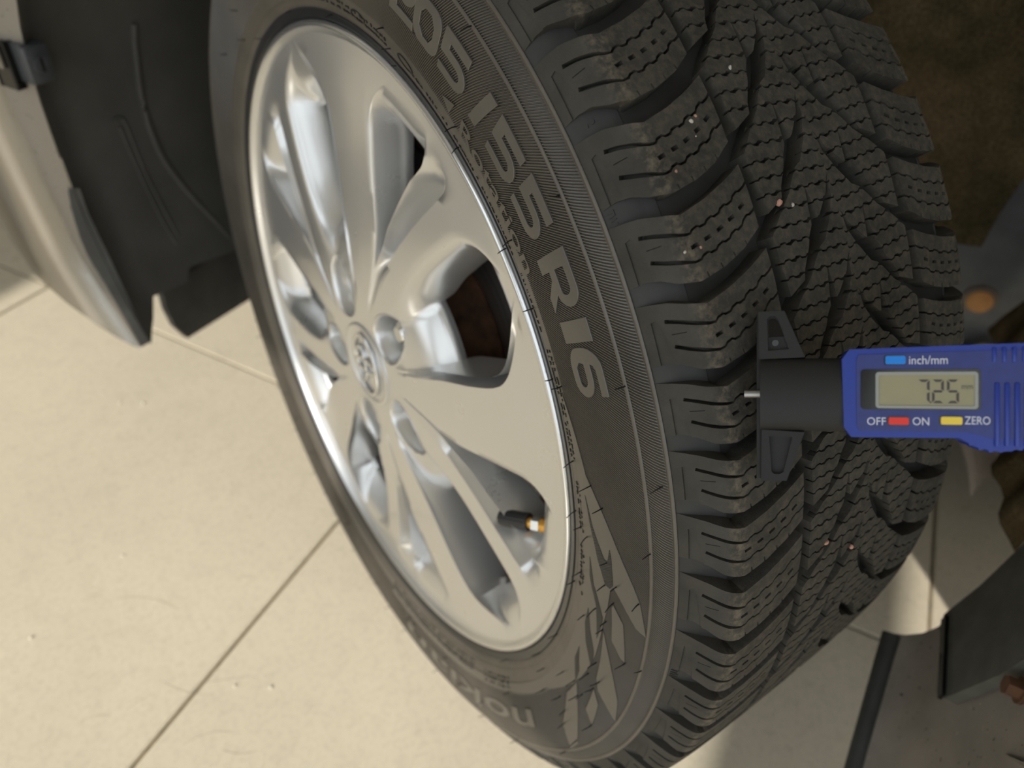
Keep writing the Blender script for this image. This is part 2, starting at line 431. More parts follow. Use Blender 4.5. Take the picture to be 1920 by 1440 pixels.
ringtube('bead_line', .2285, .0004)

# plates laid on the sidewall: polygons in (r mm, theta deg)
def poly_curve(splines, extr, bev=0.0):
    cu = bpy.data.curves.new('c', 'CURVE'); cu.dimensions = '2D'; cu.fill_mode = 'BOTH'; cu.extrude = extr; cu.bevel_depth = bev; cu.bevel_resolution = 0
    for pts in splines:
        s = cu.splines.new('POLY'); s.points.add(len(pts) - 1)
        for q, (x, y) in zip(s.points, pts): q.co = (x, y, 0, 1)
        s.use_cyclic_u = True
    return cu
def text_curve(txt, size, extr, bev=0.0, off=0.0, shear=0.0, sx=1.0):
    cu = bpy.data.curves.new('t', 'FONT'); cu.body = txt; cu.size = size; cu.extrude = extr; cu.bevel_depth = bev; cu.bevel_resolution = 0
    cu.offset = off; cu.shear = shear; cu.resolution_u = 3
    return cu
def curve_bm(cu):
    o = bpy.data.objects.new('tmp', cu); COL.objects.link(o)
    dg = bpy.context.evaluated_depsgraph_get(); dg.update()
    me = bpy.data.meshes.new_from_object(o.evaluated_get(dg))
    bpy.data.objects.remove(o, do_unlink=True); bpy.data.curves.remove(cu)
    b = bmesh.new(); b.from_mesh(me); bpy.data.meshes.remove(me)
    bmesh.ops.triangulate(b, faces=[f for f in b.faces if len(f.verts) > 4])
    return b
def slices(b, axis, step):
    lo = min(v.co[axis] for v in b.verts); hi = max(v.co[axis] for v in b.verts)
    k = lo + step
    while k < hi - 1e-6:
        no = Vector((0, 0, 0)); no[axis] = 1; co = Vector((0, 0, 0)); co[axis] = k
        bmesh.ops.bisect_plane(b, geom=b.verts[:] + b.edges[:] + b.faces[:], plane_co=co, plane_no=no, dist=1e-7)
        k += step
def plate(name, b, mat, fn, step=None):
    if step: slices(b, 0, step); slices(b, 1, step)
    for v in b.verts: v.co = Vector(fn(v.co.x, v.co.y, v.co.z))
    return frombm(name, b, mat, tyre, sm=25)
def side_map(r0, th0, base=0.0002):                # x along the text (mm), y outwards (mm), z up off the sidewall (mm)
    def fn(x, y, z):
        r = (r0 + y) / 1000
        return P(float(wside(r)) + base + z / 1000, r, th0 * D2R + x / r0)
    return fn
def polyplate(name, pts, mat, h, base=0.0):
    rc = 260.0; t0 = pts[0][1]
    xy = [((t - t0) * D2R * rc, r - rc) for r, t in pts]
    b = curve_bm(poly_curve([xy], h / 2, 0.0))
    return plate(name, b, mat, side_map(rc, t0, base), 4.0)
# plain zone that opens downwards, with hatched flames and smooth diamonds
P0 = [(236.0, 146.0), (240.5, 150.8), (243.7, 154.79), (254.8, 158.53), (262.3, 161.35), (271.5, 164.57), (275.1, 166.03), (279.6, 169.86), (274.2, 169.6), (264.1, 167.4), (259.4, 166.6), (257.5, 167.4), (256.1, 170.92), (254.8, 173.43), (254.5, 180), (252, 186), (250, 190), (246, 195), (243.0, 199.5), (242.5, 214), (242.5, 240), (242.5, 262), (236.0, 262), (236.0, 240), (236, 220), (236, 200), (236.0, 180), (236.0, 165), (236, 155)]
polyplate('plain_patch', P0, MT['letter'], 0.5, 0.00035)
hat = [[(240.8, 157.49), (242.8, 160.81), (248.1, 164.75), (254.0, 167.25), (257.4, 167.2), (259.2, 166.44), (258.0, 163.08), (257.1, 162.07), (255.4, 163.83), (253.0, 163.89), (248.1, 162.3), (244.9, 160.97)],
       [(241.6, 165.6), (241.9, 168.46), (244.2, 169.84), (248.6, 171.75), (252.6, 176.57), (254.3, 173.04), (254.1, 172.42), (246.2, 169.34), (245.4, 169.27)],
       [(242.9, 173.7), (242.4, 176.68), (246.0, 179.47), (252.9, 181.81), (254.0, 182.39), (254.0, 180.57), (252.9, 179.29), (247.0, 176.8)],
       [(243.0, 181.98), (243.1, 184.87), (247.8, 187.45), (250.2, 188.3), (249.2, 185.97), (246.6, 184.66)]]
for h_ in hat: polyplate('hatched_flame', h_, MT['hatch'], 0.2, 0.00068)
for pl in [[(260.1, 169.06), (267.1, 170.42), (271.5, 175.52), (269.3, 175.61), (261.9, 174.22), (259.2, 169.58)],
           [(255.9, 174.34), (274.9, 182.6), (279.2, 186.51), (263.6, 184.55), (259.9, 182.91)],
           [(261.2, 185.25), (267.6, 186.87), (272.1, 191.89), (263.9, 190.47)],
           [(251.3, 188.44), (277.1, 199.33), (279.0, 202.4), (263.2, 199.43), (251.0, 193.01)]]:
    polyplate('smooth_flame', pl, MT['letter'], 0.5, 0.00035)
def rrect(x0, y0, x1, y1, r, n=5):
    o = []
    for cx, cy, a0 in ((x1-r, y0+r, -90), (x1-r, y1-r, 0), (x0+r, y1-r, 90), (x0+r, y0+r, 180)):
        for k in range(n+1): a_ = (a0 + 90*k/n) * D2R; o.append((cx + r*math.cos(a_), cy + r*math.sin(a_)))
    return o
def arc(cx, cy, rx, ry, a0, a1, n=8): return [(cx + rx*math.cos((a0+(a1-a0)*k/n)*D2R), cy + ry*math.sin((a0+(a1-a0)*k/n)*D2R)) for k in range(n+1)]
G5 = [[(0, 19), (18.5, 19), (18.5, 15), (5.2, 15), (5.2, 12.3)] + arc(12, 6.15, 8, 6.15, 90, -90) + [(0, 0), (0, 3.4)] + arc(12, 6.1, 3.6, 2.6, -90, 90) + [(0, 8.7)]]
G2 = [[(20, 0), (20, 3.6), (6.2, 3.6), (6.2, 5.6)] + [(9, 8)] + arc(12, 13.2, 8, 5.8, -80, 90) + [(0.5, 19), (0.5, 15.4)] + arc(12, 13.3, 3.4, 2.1, 90, -75) + [(6, 10.2), (0, 6.2), (0, 0)]]
G0 = [[(4, 0)] + arc(14, 6, 6, 6, -90, 0, 5) + arc(14, 13, 6, 6, 0, 90, 5) + arc(6, 13, 6, 6, 90, 180, 5) + arc(6, 6, 6, 6, 180, 260, 5), [(8, 3.6), (13, 3.6), (15.4, 7), (15.4, 12), (12.4, 15.4), (7.4, 15.4), (4.6, 12.4), (4.6, 6.6)]]
GS = [[(0, 0), (5.5, 0), (11, 19), (5.5, 19)]]
GR = [[(0, 0), (6.0, 0), (6.0, 5.6), (9.5, 5.6), (15.5, 0), (21.5, 0), (15, 6.2)] + arc(15, 12.6, 6, 6.4, -70, 90) + [(0, 19)], [(6.0, 9.2), (6.0, 15.4)] + arc(14, 12.3, 2.6, 3.1, 90, -90)]
G1 = [[(0, 0.8), (8.6, 0.8), (8.6, 18.2), (0, 18.2)]]
G6 = [[(19, 19), (8, 19)] + arc(8, 9.5, 8, 9.5, 90, 180, 6) + arc(8, 6.2, 8, 6.2, 180, 270, 6) + arc(13, 6.1, 7, 6.1, -90, 90, 8) + [(6.4, 12.2), (7, 14.2), (9, 15.4), (19, 15.4)], [(6.2, 8.7)] + [(5.8, 5.4), (8, 3.4), (13, 3.4)] + arc(13, 6.05, 3, 2.65, -90, 90, 6)]
for gl, th, wd in ((G2, 104.3, 20), (G0, 108.9, 20), (G5, 113.9, 20), (GS, 119.05, 11), (G5, 123.5, 20), (G5, 128.9, 20), (GR, 135.3, 21.5), (G1, 139.75, 8.6), (G6, 143.5, 20)):
    b = curve_bm(poly_curve([[(x - wd/2, y) for x, y in s] for s in gl], 0.45, 0.18))
    plate('size_numeral' if gl is not GR else 'size_letter', b, MT['letter'], side_map(252.4, th, 0.0003), 5.0)
# rotation mark
polyplate('arrow_mark', [(238.6, 114.7), (242.9, 113.2), (246.6, 115.4)], MT['letter'], 0.5, 0.0003)
def fit_text(name, txt, r0, th0, th1, hgt, h, mat, base=0.0003, off=0.0, shear=0.0, step=4.0):
    b = curve_bm(text_curve(txt, 10, h / 2, 0.0, off, shear))
    xs = [v.co.x for v in b.verts]; ys = [v.co.y for v in b.verts]
    x0, x1, y0, y1 = min(xs), max(xs), min(ys), max(ys)
    Lx = (th1 - th0) * D2R * r0
    for v in b.verts: v.co = Vector(((v.co.x - x0) / (x1 - x0) * Lx, (v.co.y - y0) / (y1 - y0) * hgt, v.co.z))
    return plate(name, b, mat, side_map(r0, th0, base), step)
fit_text('rotation_lettering', 'Rotation', 237.4, 117.0, 133.4, 8.6, 0.45, MT['side'], off=0.10)
fit_text('brand_lettering', 'nokian', 252.5, 208.6, 256.0, 18.0, 0.5, MT['letter'], 0.0004, off=0.12, shear=0.15)
# fine print round the bead: marks too small to read
b = bmesh.new()
for th0, th1, r0_, n2 in ((76, 100, 229.5, 2), (106.5, 131, 229.8, 1), (133, 140, 231, 1), (141.5, 154, 231, 2), (157, 163, 232.5, 2), (166, 173.5, 233, 2), (214, 224, 233.5, 3), (228, 262, 231, 3)):
    th = th0
    while th < th1:
        for k in range(n2):
            if rnd.random() < 0.16: continue
            r = (r0_ + k * 3.0 + rnd.uniform(-.2, .2)) / 1000
            for s in range(rnd.choice((2, 3))):
                dth = rnd.uniform(-.16, .16) * D2R; ln = rnd.uniform(.6, 1.7) / 1000; wd = rnd.uniform(.15, .3) / r / 1000
                if rnd.random() < .4: wd, ln = rnd.uniform(.5, .9) / r / 1000, .0004
                q = [(r - ln/2, th*D2R + dth - wd), (r - ln/2, th*D2R + dth + wd), (r + ln/2, th*D2R + dth + wd*1.3), (r + ln/2, th*D2R + dth - wd*.7)]
                lo = [b.verts.new(P(float(wside(a_)) - .0001, a_, t_)) for a_, t_ in q]; hi = [b.verts.new(P(float(wside(a_)) + .00045 + (.0006 if a_ > .236 else 0), a_, t_)) for a_, t_ in q]
                b.faces.new(hi)
                for k2 in range(4): b.faces.new((lo[k2], lo[(k2+1) % 4], hi[(k2+1) % 4], hi[k2]))
        th += rnd.uniform(.5, .75)
o = frombm('fine_print', b, MT['hair'], tyre, sm=None); o['kind'] = 'stuff'
# oval approval marks
for th, r0_ in ((104.6, 231.3), (93.0, 231.3)):
    ot = [(7.2*math.cos(a_), 2.5*math.sin(a_)) for a_ in np.linspace(0, 2*PI, 28)[:-1]]; it = [(6.6*math.cos(a_), 2.1*math.sin(a_)) for a_ in np.linspace(0, 2*PI, 28)[:-1]]
    b = curve_bm(poly_curve([ot, it], 0.2)); plate('oval_mark', b, MT['hair'], side_map(r0_, th, .0002))

# tread blocks ------------------------------------------------------------
Lg, Md, Sm = 6.5, 5.8, 5.3
seq = [Lg, Lg, Md, Md, Sm, Sm, Sm, Lg, Lg, Md, Md, Lg, Sm, Md, Lg, Sm, Md]          # from theta 119
rest = [Lg, Md, Sm, Sm, Lg, Md, Lg, Sm, Md, Lg, Sm, Lg, Md, Sm, Sm, Lg, Md, Lg, Sm, Md, Lg, Sm, Lg, Md, Sm, Lg, Md, Sm, Lg, Md, Sm, Lg, Lg, Sm, Md, Lg, Sm, Md, Lg, Sm, Lg, Md, Lg, Md]
seq = seq + rest
tot = 0; pit = []
for q in seq:
    if tot + q > 360 - 2.5: break
    pit.append(q); tot += q
k17 = len(pit) - 17; add = (360 - tot) / k17
pit = pit[:17] + [q + add for q in pit[17:]]
NP = len(pit)
starts = np.concatenate([[0], np.cumsum(pit)]) + 119.0
Tk = np.arange(-3 * NP, 4 * NP + 1)
Th = np.array([starts[k % NP] + 360 * (k // NP) for k in Tk])
def theta_of(T): return np.interp(T, Tk, Th) * D2R
gu_v = [0, 8, 14, 20, 28, 40, 51, 60, 67.5]; gu_t = [0, -.03, 0, .09, .14, .075, -.04, -.2, -.317]
gl_v = [0, 8, 14, 20, 28, 40, 51, 60, 66.5]; gl_t = [.22, .235, .26, .32, .385, .30, .185, .065, -.05]
gu = lambda v: float(np.interp(v, gu_v, gu_t)); gl_ = lambda v: float(np.interp(v, gl_v, gl_t))
VCm = VC * 1000; UN = 33.0                          # nominal pitch in mm
shoulder_poly = [(v, gl_(v)) for v in (1.2, 5, 8, 11, 14, 17, 20, 24, 28, 34, 40, 45.5, 51, 56, 61.3)] + [(61.4, .40), (60.8, .79)] + [(v, gu(v) + 1) for v in (56, 51, 45.5, 40, 34, 28, 24, 20, 17, 14, 11, 8, 5, 1.2)]
mid_poly = [(66.3, -.05), (66.6, .2), (67.6, .683), (77, .563), (78.6, .435), (83.6, .22), (86, .07), (88.4, -.02), (91.2, -.52), (93.3, -.07), (97.5, -.2), (102.0, -.34), (104.6, -.5), (VCm, -.56), (VCm, -1.56), (105.4, -1.5), (104.6, -1.29), (100.0, -1.04), (93.9, -.80), (89.7, -.74), (85.2, -.596), (81.5, -.458), (76, -.33), (71, -.19)]
def zig(v0, v1, tf, amp=0.75, per=7.0, flat0=0.0):
    pts = []; v = v0; k = 0
    if flat0:
        for q in (0, .33, .66): pts.append((v0 + flat0*q, tf(v0 + flat0*q) * UN))
        v = v0 + flat0
    while v + per*.34 < v1 - .8:
        s = amp if k % 2 == 0 else -amp
        pts.append((v, tf(v) * UN + s * .6)); pts.append((v + per*.34, tf(v + per*.34) * UN + s)); v += per*.5; k += 1
    pts.append((v1, tf(v1) * UN)); return pts
def ribbon(b, pts, wid, z0, z1):
    n = len(pts); up = []; dn = []
    for i, (x, y) in enumerate(pts):
        a_ = pts[max(i-1, 0)]; c_ = pts[min(i+1, n-1)]
        t = Vector((c_[0]-a_[0], c_[1]-a_[1])).normalized(); nn = Vector((-t.y, t.x)) * wid(i, x) / 2
        up.append((x + nn.x, y + nn.y)); dn.append((x - nn.x, y - nn.y))
    addprism(b, up + dn[::-1], z0, z1)
def boolean(poly, cutters, lowz=-9.5):
    b = bmesh.new(); addprism(b, [(v, t * UN) for v, t in poly], lowz, 0.0)
    bmesh.ops.recalc_face_normals(b, faces=b.faces)
    cur = bpy.data.meshes.new('blk'); b.to_mesh(cur); b.free()
    for cut in cutters:
        cb = bmesh.new(); cut(cb); bmesh.ops.recalc_face_normals(cb, faces=cb.faces)
        cm = bpy.data.meshes.new('cut'); cb.to_mesh(cm); cb.free()
        A = bpy.data.objects.new('a', cur); Bo = bpy.data.objects.new('b', cm); COL.objects.link(A); COL.objects.link(Bo)
        md = A.modifiers.new('x', 'BOOLEAN'); md.operation = 'DIFFERENCE'; md.object = Bo; md.solver = 'EXACT'
        dg = bpy.context.evaluated_depsgraph_get(); dg.update()
        nm = bpy.data.meshes.new_from_object(A.evaluated_get(dg))
        bpy.data.objects.remove(A, do_unlink=True); bpy.data.objects.remove(Bo, do_unlink=True)
        if len(nm.vertices) > 8: cur = nm
        else: print('BOOL FAIL', cut)
    b = bmesh.new(); b.from_mesh(cur)
    bmesh.ops.triangulate(b, faces=b.faces)
    vs_ = sorted({v for v in (4, 7, 10, 13, 15, 17, 18.5, 20, 21.5, 23, 24.5, 26, 28, 31, 35, 42, 50, 58, 66, 74, 82, 90, 98)})
    for k in vs_: bmesh.ops.bisect_plane(b, geom=b.verts[:] + b.edges[:] + b.faces[:], plane_co=(k, 0, 0), plane_no=(1, 0, 0), dist=1e-5)
    for k in range(-9, 7): bmesh.ops.bisect_plane(b, geom=b.verts[:] + b.edges[:] + b.faces[:], plane_co=(0, k*6.0 + 1.1, 0), plane_no=(0, 1, 0), dist=1e-5)
    bmesh.ops.triangulate(b, faces=b.faces)
    bmesh.ops.remove_doubles(b, verts=b.verts, dist=1e-4)
    b.verts.index_update()
    vv = np.array([v.co[:] for v in b.verts]); ff = [[x.index for x in f.verts] for f in b.faces]
    b.free(); return vv, ff
def frac(f): return lambda v: gl_(v) + (gu(v) + 1 - gl_(v)) * f
def mk_shoulder(f, v0):
    def cut(b):
        pts = zig(v0, 63, frac(f), .55, 7.5, 15.5)
        ribbon(b, pts, lambda i, x: float(np.interp(x, [25, 28], [1.55, .95])), -3.6, 1)
    return cut
def cut_pits(b):
    for v in (29.5, 36, 42.5, 49, 55.5):
        t = frac(.5)(v) * UN; s = (frac(.5)(v+1) - frac(.5)(v-1)) * UN / 2
        a_ = math.atan(s); c, s_ = math.cos(a_), math.sin(a_)
        q = [(-1.7, -.75), (1.7, -.75), (1.7, .75), (-1.7, .75)]
        addprism(b, [(v + x*c - y*s_, t + x*s_ + y*c) for x, y in q], -3.0, 1)
def cut_tri(b):
    addprism(b, [(5.8, .45*UN), (8.0, .43*UN), (9.2, .50*UN), (13.2, 1.25*UN), (5.4, 1.25*UN)], -0.7, 1)
def cut_marks(b):
    t = frac(.5)(14)*UN; addprism(b, [(12.6, t-.22), (18.2, t-.1), (18.2, t+.22), (12.6, t+.1)], -0.8, 1)
def cut_teeth(b):
    for v in (31, 38, 45, 52):
        t = (gu(v) + 1) * UN; addprism(b, [(v, t - 2.2), (v + .7, t - 2.0), (v + 1.6, t + 2), (v + .6, t + 2)], -5, 1)
def mk_midcut(lv, wd):
    def f(b):
        for t0_ in lv:
            pts = zig(60, VCm + 4, lambda v: t0_ + .0016 * (v - 85), .5, 6.2)
            ribbon(b, pts, lambda i, x: wd * (1.0 + .9 * (abs((x - 68) % 13 - 6.5) < 1.2)), -3.4, 1)
    return f
sh_v, sh_f = boolean(shoulder_poly, [mk_shoulder(.29, 11.2), mk_shoulder(.70, 12.6), cut_pits, cut_tri, cut_marks, cut_teeth])
md_v, md_f = boolean(mid_poly, [mk_midcut([-1.5 + .2*i], .78) for i in range(11)])
sl_v, sl_f = boolean(shoulder_poly, []); ml_v, ml_f = boolean(mid_poly, [])
def place_block(vv, k, side):
    v = vv[:, 0] / 1000; t = vv[:, 1] / UN; h = vv[:, 2] / 1000
    th = theta_of(k + t + (0.46 if side else 0))
    if side: v = VTOT - v
    lim = -gdepth(v) - .0012
    h = np.where(h < -.0080, lim, np.maximum(h, lim))
    w, r = tread(v, h)
    return Pn(w, r, th), v
def block_obj(name, vv, ff, k, side):
    pts, v = place_block(vv, k, side)
    me = bpy.data.meshes.new(name)
    me.from_pydata(pts.tolist(), [], ff if not side else [f[::-1] for f in ff]); me.update()
    vm = np.minimum(v, VTOT - v) * 1000
    top = vv[:, 2] > -.3
    wear = np.exp(-((vm - 25.5) / 3.2) ** 2) * .8 + np.where(vm > 27, .30, 0) + np.where(vm < 20, 0.0, 0)
    wear = np.where(top, wear, 0)
    at_ = me.attributes.new('wear', 'FLOAT', 'POINT'); at_.data.foreach_set('value', wear.astype(np.float32))
    smooth(me, 32)
    return link(name, me, MT['tread'], tyre)
back_v = []; back_f = []
nv = 0
for k in range(NP):
    for side in (0, 1):
        for nm, hv_, hf, lv_, lf in (('shoulder_block', sh_v, sh_f, sl_v, sl_f), ('centre_block', md_v, md_f, ml_v, ml_f)):
            kc = k
            ang = math.degrees(float(theta_of(kc + .5 + (0.46 if side else 0)))) % 360
            if 98 < ang < 222:
                block_obj(nm, hv_, hf, k, side)
            else:
                pts, _ = place_block(lv_, k, side)
                back_v.append(pts); back_f += [tuple(x + nv for x in (f if not side else f[::-1])) for f in lf]; nv += len(pts)
me = bpy.data.meshes.new('far_tread'); me.from_pydata(np.concatenate(back_v).tolist(), [], back_f); me.update(); smooth(me, 32)
o = link('far_tread', me, MT['tread'], tyre); o['kind'] = 'stuff'

def groove_text(name, txt, th0, th1, v0, v1, side_h=.0004):
    b = curve_bm(text_curve(txt, 10, 0.1)); xs = [v.co.x for v in b.verts]; ys = [v.co.y for v in b.verts]
    X0, X1, Y0, Y1 = min(xs), max(xs), min(ys), max(ys); zs_ = max(v.co.z for v in b.verts)
    for v in b.verts:
        vv_ = (v0 + (v.co.y - Y0) / (Y1 - Y0) * (v1 - v0)) / 1000; t_ = (th0 + (v.co.x - X0) / (X1 - X0) * (th1 - th0)) * D2R
        w, r = tread(vv_, -gdepth(vv_) + (side_h if v.co.z > 0 else -.0003)); v.co = Vector(P(float(w), float(r), t_))
    return frombm(name, b, MT['groove'], tyre, sm=None)
groove_text('wear_mark', 'TWI', 132.15, 133.2, 2.2, 5.6)
groove_text('wear_mark', 'TWI', 172.65, 173.7, 2.2, 5.6)
groove_text('depth_numeral', '2', 125.95, 126.35, 8.5, 11.5)
# moulding hairs
HAIRS = [(246.6, 155.73), (253.4, 157.64), (227.1, 161.75), (233.1, 162.95), (239.7, 163.12), (255.0, 164.04), (280.3, 159.72), (232.6, 170.23), (226.4, 173.83), (253.6, 167.4), (261.5, 166.14), (286.6, 153.1), (240.6, 175.85), (248.4, 172.26), (260.0, 168.76), (274.6, 166.17), (256.3, 172.55), (255.0, 174.32), (224.3, 188.81), (223.6, 198.48), (232.4, 198.14), (241.7, 190.86), (256.1, 180.73), (254.5, 184.17), (250.0, 188.64), (271.7, 175.76), (280.5, 174.75), (262.3, 182.83), (242.5, 200.31), (242.6, 214.9), (222.4, 213.42), (250.4, 195.9), (256.2, 190.48), (257.8, 189.06), (261.0, 185.36), (258.0, 196.65), (263.8, 198.86), (272.0, 192.25), (275.2, 198.95), (280.8, 204.89), (282.5, 220.51), (222.5, 129.4), (236.9, 129.54), (237.1, 145.3), (225.6, 144.98), (232.0, 154.33), (222.8, 83.62), (237.8, 99.96), (229.6, 100.84), (221.8, 101.28), (230.0, 136.77), (280.3, 144.66), (278.9, 129.42), (280.2, 114.05), (237.2, 116.15), (227.4, 117.01), (246.3, 49.52), (223.5, 68.89), (223.6, 51.68), (233.5, 46.12), (247.6, 36.77)]
for k in range(26): HAIRS.append((rnd.choice((280.3, 286, 262, 247)), 228 + k * 4.6 + rnd.uniform(-2, 2)))
for r, th in HAIRS:
    b = bmesh.new(); r /= 1000; th *= D2R; w = float(wside(r)); ln = rnd.uniform(.0045, .0068)
    dr = rnd.uniform(-.0012, .0008); dt = rnd.uniform(-.001, .002) / r
    addtube(b, [P(w - .0003, r, th), P(w + ln*.35, r + dr*.1, th + dt*.1), P(w + ln*.7, r + dr*.5, th + dt*.5), P(w + ln, r + dr, th + dt)], [.00042, .00030, .00027, .00020], 6)
    frombm('rubber_hair', b, MT['hair'], tyre, sm=60)

# ------------------------------------------------------------------ rim
def tab(xs, ys): return lambda r: float(np.interp(r, xs, ys))
wf = tab([26, 40, 60, 80, 110, 150, 180, 196, 205, 212], [3.5, 4.0, 3.6, 2.6, 1.2, -.2, -1.8, -3.2, -3.9, -4.0])
a1 = tab([26, 35, 71, 108, 140, 165, 178, 186, 196, 206], [4, 5, 6, 4.7, 4.8, 4.3, 2.8, 0, -4, -8])
a2 = tab([26, 45, 61, 80, 95, 108, 118, 130, 150, 180, 192, 205], [22, 23, 24.3, 25.3, 26.0, 26.0, 25.2, 23.8, 21.9, 20.2, 21.0, 25])
n1 = tab([26, 45, 60, 80, 95, 110, 140, 175, 190, 205], [25, 26, 27.0, 28.2, 30.2, 33.6, 37.8, 41.6, 42.4, 40.5])
n2 = tab([26, 45, 58, 87, 123, 163, 185, 198, 206], [36, 38, 40, 44.6, 45.6, 48.8, 50.6, 55, 60])
dA = tab([26, 50, 60, 75, 86, 92, 97, 101, 106, 112, 170, 176, 183, 190, 197, 203], [0, 0, .8, 2.4, 4.2, 6.5, 10, 15, 21, 23, 24, 22, 13, 6, 1.8, 0])
dB = tab([26, 50, 62, 88, 95, 103, 112, 120, 172, 179, 185, 192, 200], [0, 0, 1.0, 1.6, 3.5, 10, 17, 20, 20.5, 15, 8, 2.6, 0])
def soften(fn, h=4.0): return lambda r: sum(fn(r + d) * k for d, k in ((-h, .2), (-h/2, .2), (0, .2), (h/2, .2), (h, .2)))
dA = soften(dA); dB = soften(dB); a1 = soften(a1, 6); a2 = soften(a2, 6); n1 = soften(n1, 6); n2 = soften(n2, 6)
def b1(r):
    w_ = n1(r) - a2(r); return a2(r) + min(1.3, w_ * .3)
def b2(r):
    w_ = n1(r) - a2(r); return n1(r) - min(float(np.interp(r, [100, 125, 170, 185], [2.5, 5.2, 6.0, 5.0])), w_ * .5)
def c1(r): return n2(r) + float(np.interp(r, [45, 60, 90, 106, 130, 175, 195], [3, 9.0, 9.0, 7.5, 5.6, 4.0, 2.4]))
def c2(r): return 72 + a1(r) - float(np.interp(r, [45, 80, 106, 150, 190], [3.0, 4.0, 3.2, 2.4, 2.2]))
wallp = [(0, 0), (.10, .03), (.22, .14), (.42, .42), (.72, .80), (.90, .965), (1, 1)]
softp = [(0, 0), (.15, .02), (.32, .09), (.52, .25), (.72, .50), (.88, .78), (1, 1)]
def sector(r):
    f = wf(r); o = []
    A1, A2, N1, N2 = a1(r), a2(r), n1(r), n2(r); B1, B2, C1_, C2_ = b1(r), b2(r), c1(r), c2(r)
    for k in range(9):
        s = k / 8; o.append((A1 + (A2 - A1) * s, f + .35 * (1 - abs(2*s - 1)) * min(1, max(0, (r - 60) / 60))))
    for s, d in wallp[1:]: o.append((A2 + (B1 - A2) * s, f - dB(r) * d))
    for k in range(1, 6): o.append((B1 + (B2 - B1) * k / 5, f - dB(r)))
    for s, d in wallp[1:]: o.append((B2 + (N1 - B2) * s, f - dB(r) * (1 - wallp[len(wallp)-1-wallp.index((s, d))][1])))
    for k in range(1, 6): o.append((N1 + (N2 - N1) * k / 5, f))
    for s, d in softp[1:]: o.append((N2 + (C1_ - N2) * s, f - dA(r) * d))
    for k in range(1, 7): o.append((C1_ + (C2_ - C1_) * k / 6, f - dA(r)))
    for s, d in wallp[1:-1]: o.append((C2_ + (72 + A1 - C2_) * s, f - dA(r) * (1 - wallp[len(wallp)-1-wallp.index((s, d))][1])))
    return o
radii = sorted(set([106, 109, 113, 172, 175, 176, 179,26, 29, 32, 36, 40, 45, 50, 55, 60, 65, 70, 75, 80, 83, 86, 89, 92, 95, 98, 101, 104, 107, 110, 114, 118, 122, 128, 134, 140, 146, 152, 158, 164, 170, 174, 178, 181, 184, 187, 190, 193, 196, 199, 202, 205, 208, 210.5]))
S0 = sector(60); ncs = len(S0); ncol = ncs * 5
iB0 = 8 + 6; iB1 = iB0 + 5; iA0 = iB1 + 6 + 5 + 6; iA1 = iA0 + 6
V = []; 
for r in radii:
    sec = sector(r)
    for s in range(5):
        for t, w in sec: V.append(P(w / 1000, r / 1000, (t + 72 * s) * D2R))
def win(i, j):
    rm = (radii[i] + radii[i+1]) / 2; c = j % ncs
    if iB0 <= c < iB1 and 110 < rm < (180 if iB0 < c < iB1 - 1 else 176): return True
    if iA0 <= c < iA1 and 104 < rm < (178 if iA0 < c < iA1 - 1 else 175): return True
    return False
def ell(idx):
    x, y, z = V[idx]; r = math.hypot(y, z) * 1000; t = math.degrees(math.atan2(z, y))
    dx = r - 57; dy = (((t - 53 + 36) % 72) - 36) * D2R * r; c0 = t - ((t - 53 + 36) % 72 - 36)
    sc = 16.0 * (1 - .16 * dx / 21)
    return math.hypot(dx / 21.6, dy / sc), dx, dy, c0
EL = [ell(k) for k in range(len(V))]
def inhole(i, j):
    j2 = (j+1) % ncol
    return all(EL[k][0] < 1.0 for k in (i*ncol + j, i*ncol + j2, (i+1)*ncol + j, (i+1)*ncol + j2))
for k, (q, dx, dy, c0) in enumerate(EL):
    if q < 1.0 and q > .2:
        dx, dy = dx / q * 1.005, dy / q * 1.005; r = 57 + dx; V[k] = P(-V[k][0], r / 1000, c0 * D2R + dy / r)
faces = gridfaces(len(radii), ncol, True, lambda i, j: win(i, j) or inhole(i, j))
# window walls going back
nb = len(V)
wset = {(i, j) for i in range(len(radii)-1) for j in range(ncol) if win(i, j)}
backi = {}
def bk(idx):
    if idx not in backi:
        x, y, z = V[idx]; r = math.hypot(y, z); k = 0.985 if r < .145 else 1.006
        V.append((x + .005, y * k, z * k)); backi[idx] = len(V) - 1
    return backi[idx]
for (i, j) in wset:
    j2 = (j+1) % ncol
    for (ni, nj, p_, q_) in ((i-1, j, (i, j), (i, j2)), (i+1, j, (i+1, j), (i+1, j2)), (i, (j-1) % ncol, (i, j), (i+1, j)), (i, j2, (i, j2), (i+1, j2))):
        if (ni, nj) not in wset:
            A = p_[0]*ncol + p_[1]; B_ = q_[0]*ncol + q_[1]
            faces.append((A, B_, bk(B_), bk(A)))
rim = mesh('rim', V, faces, MT['rim'], wheel, sm=62)
rim['label'] = 'silver painted alloy rim with five pairs of spokes'
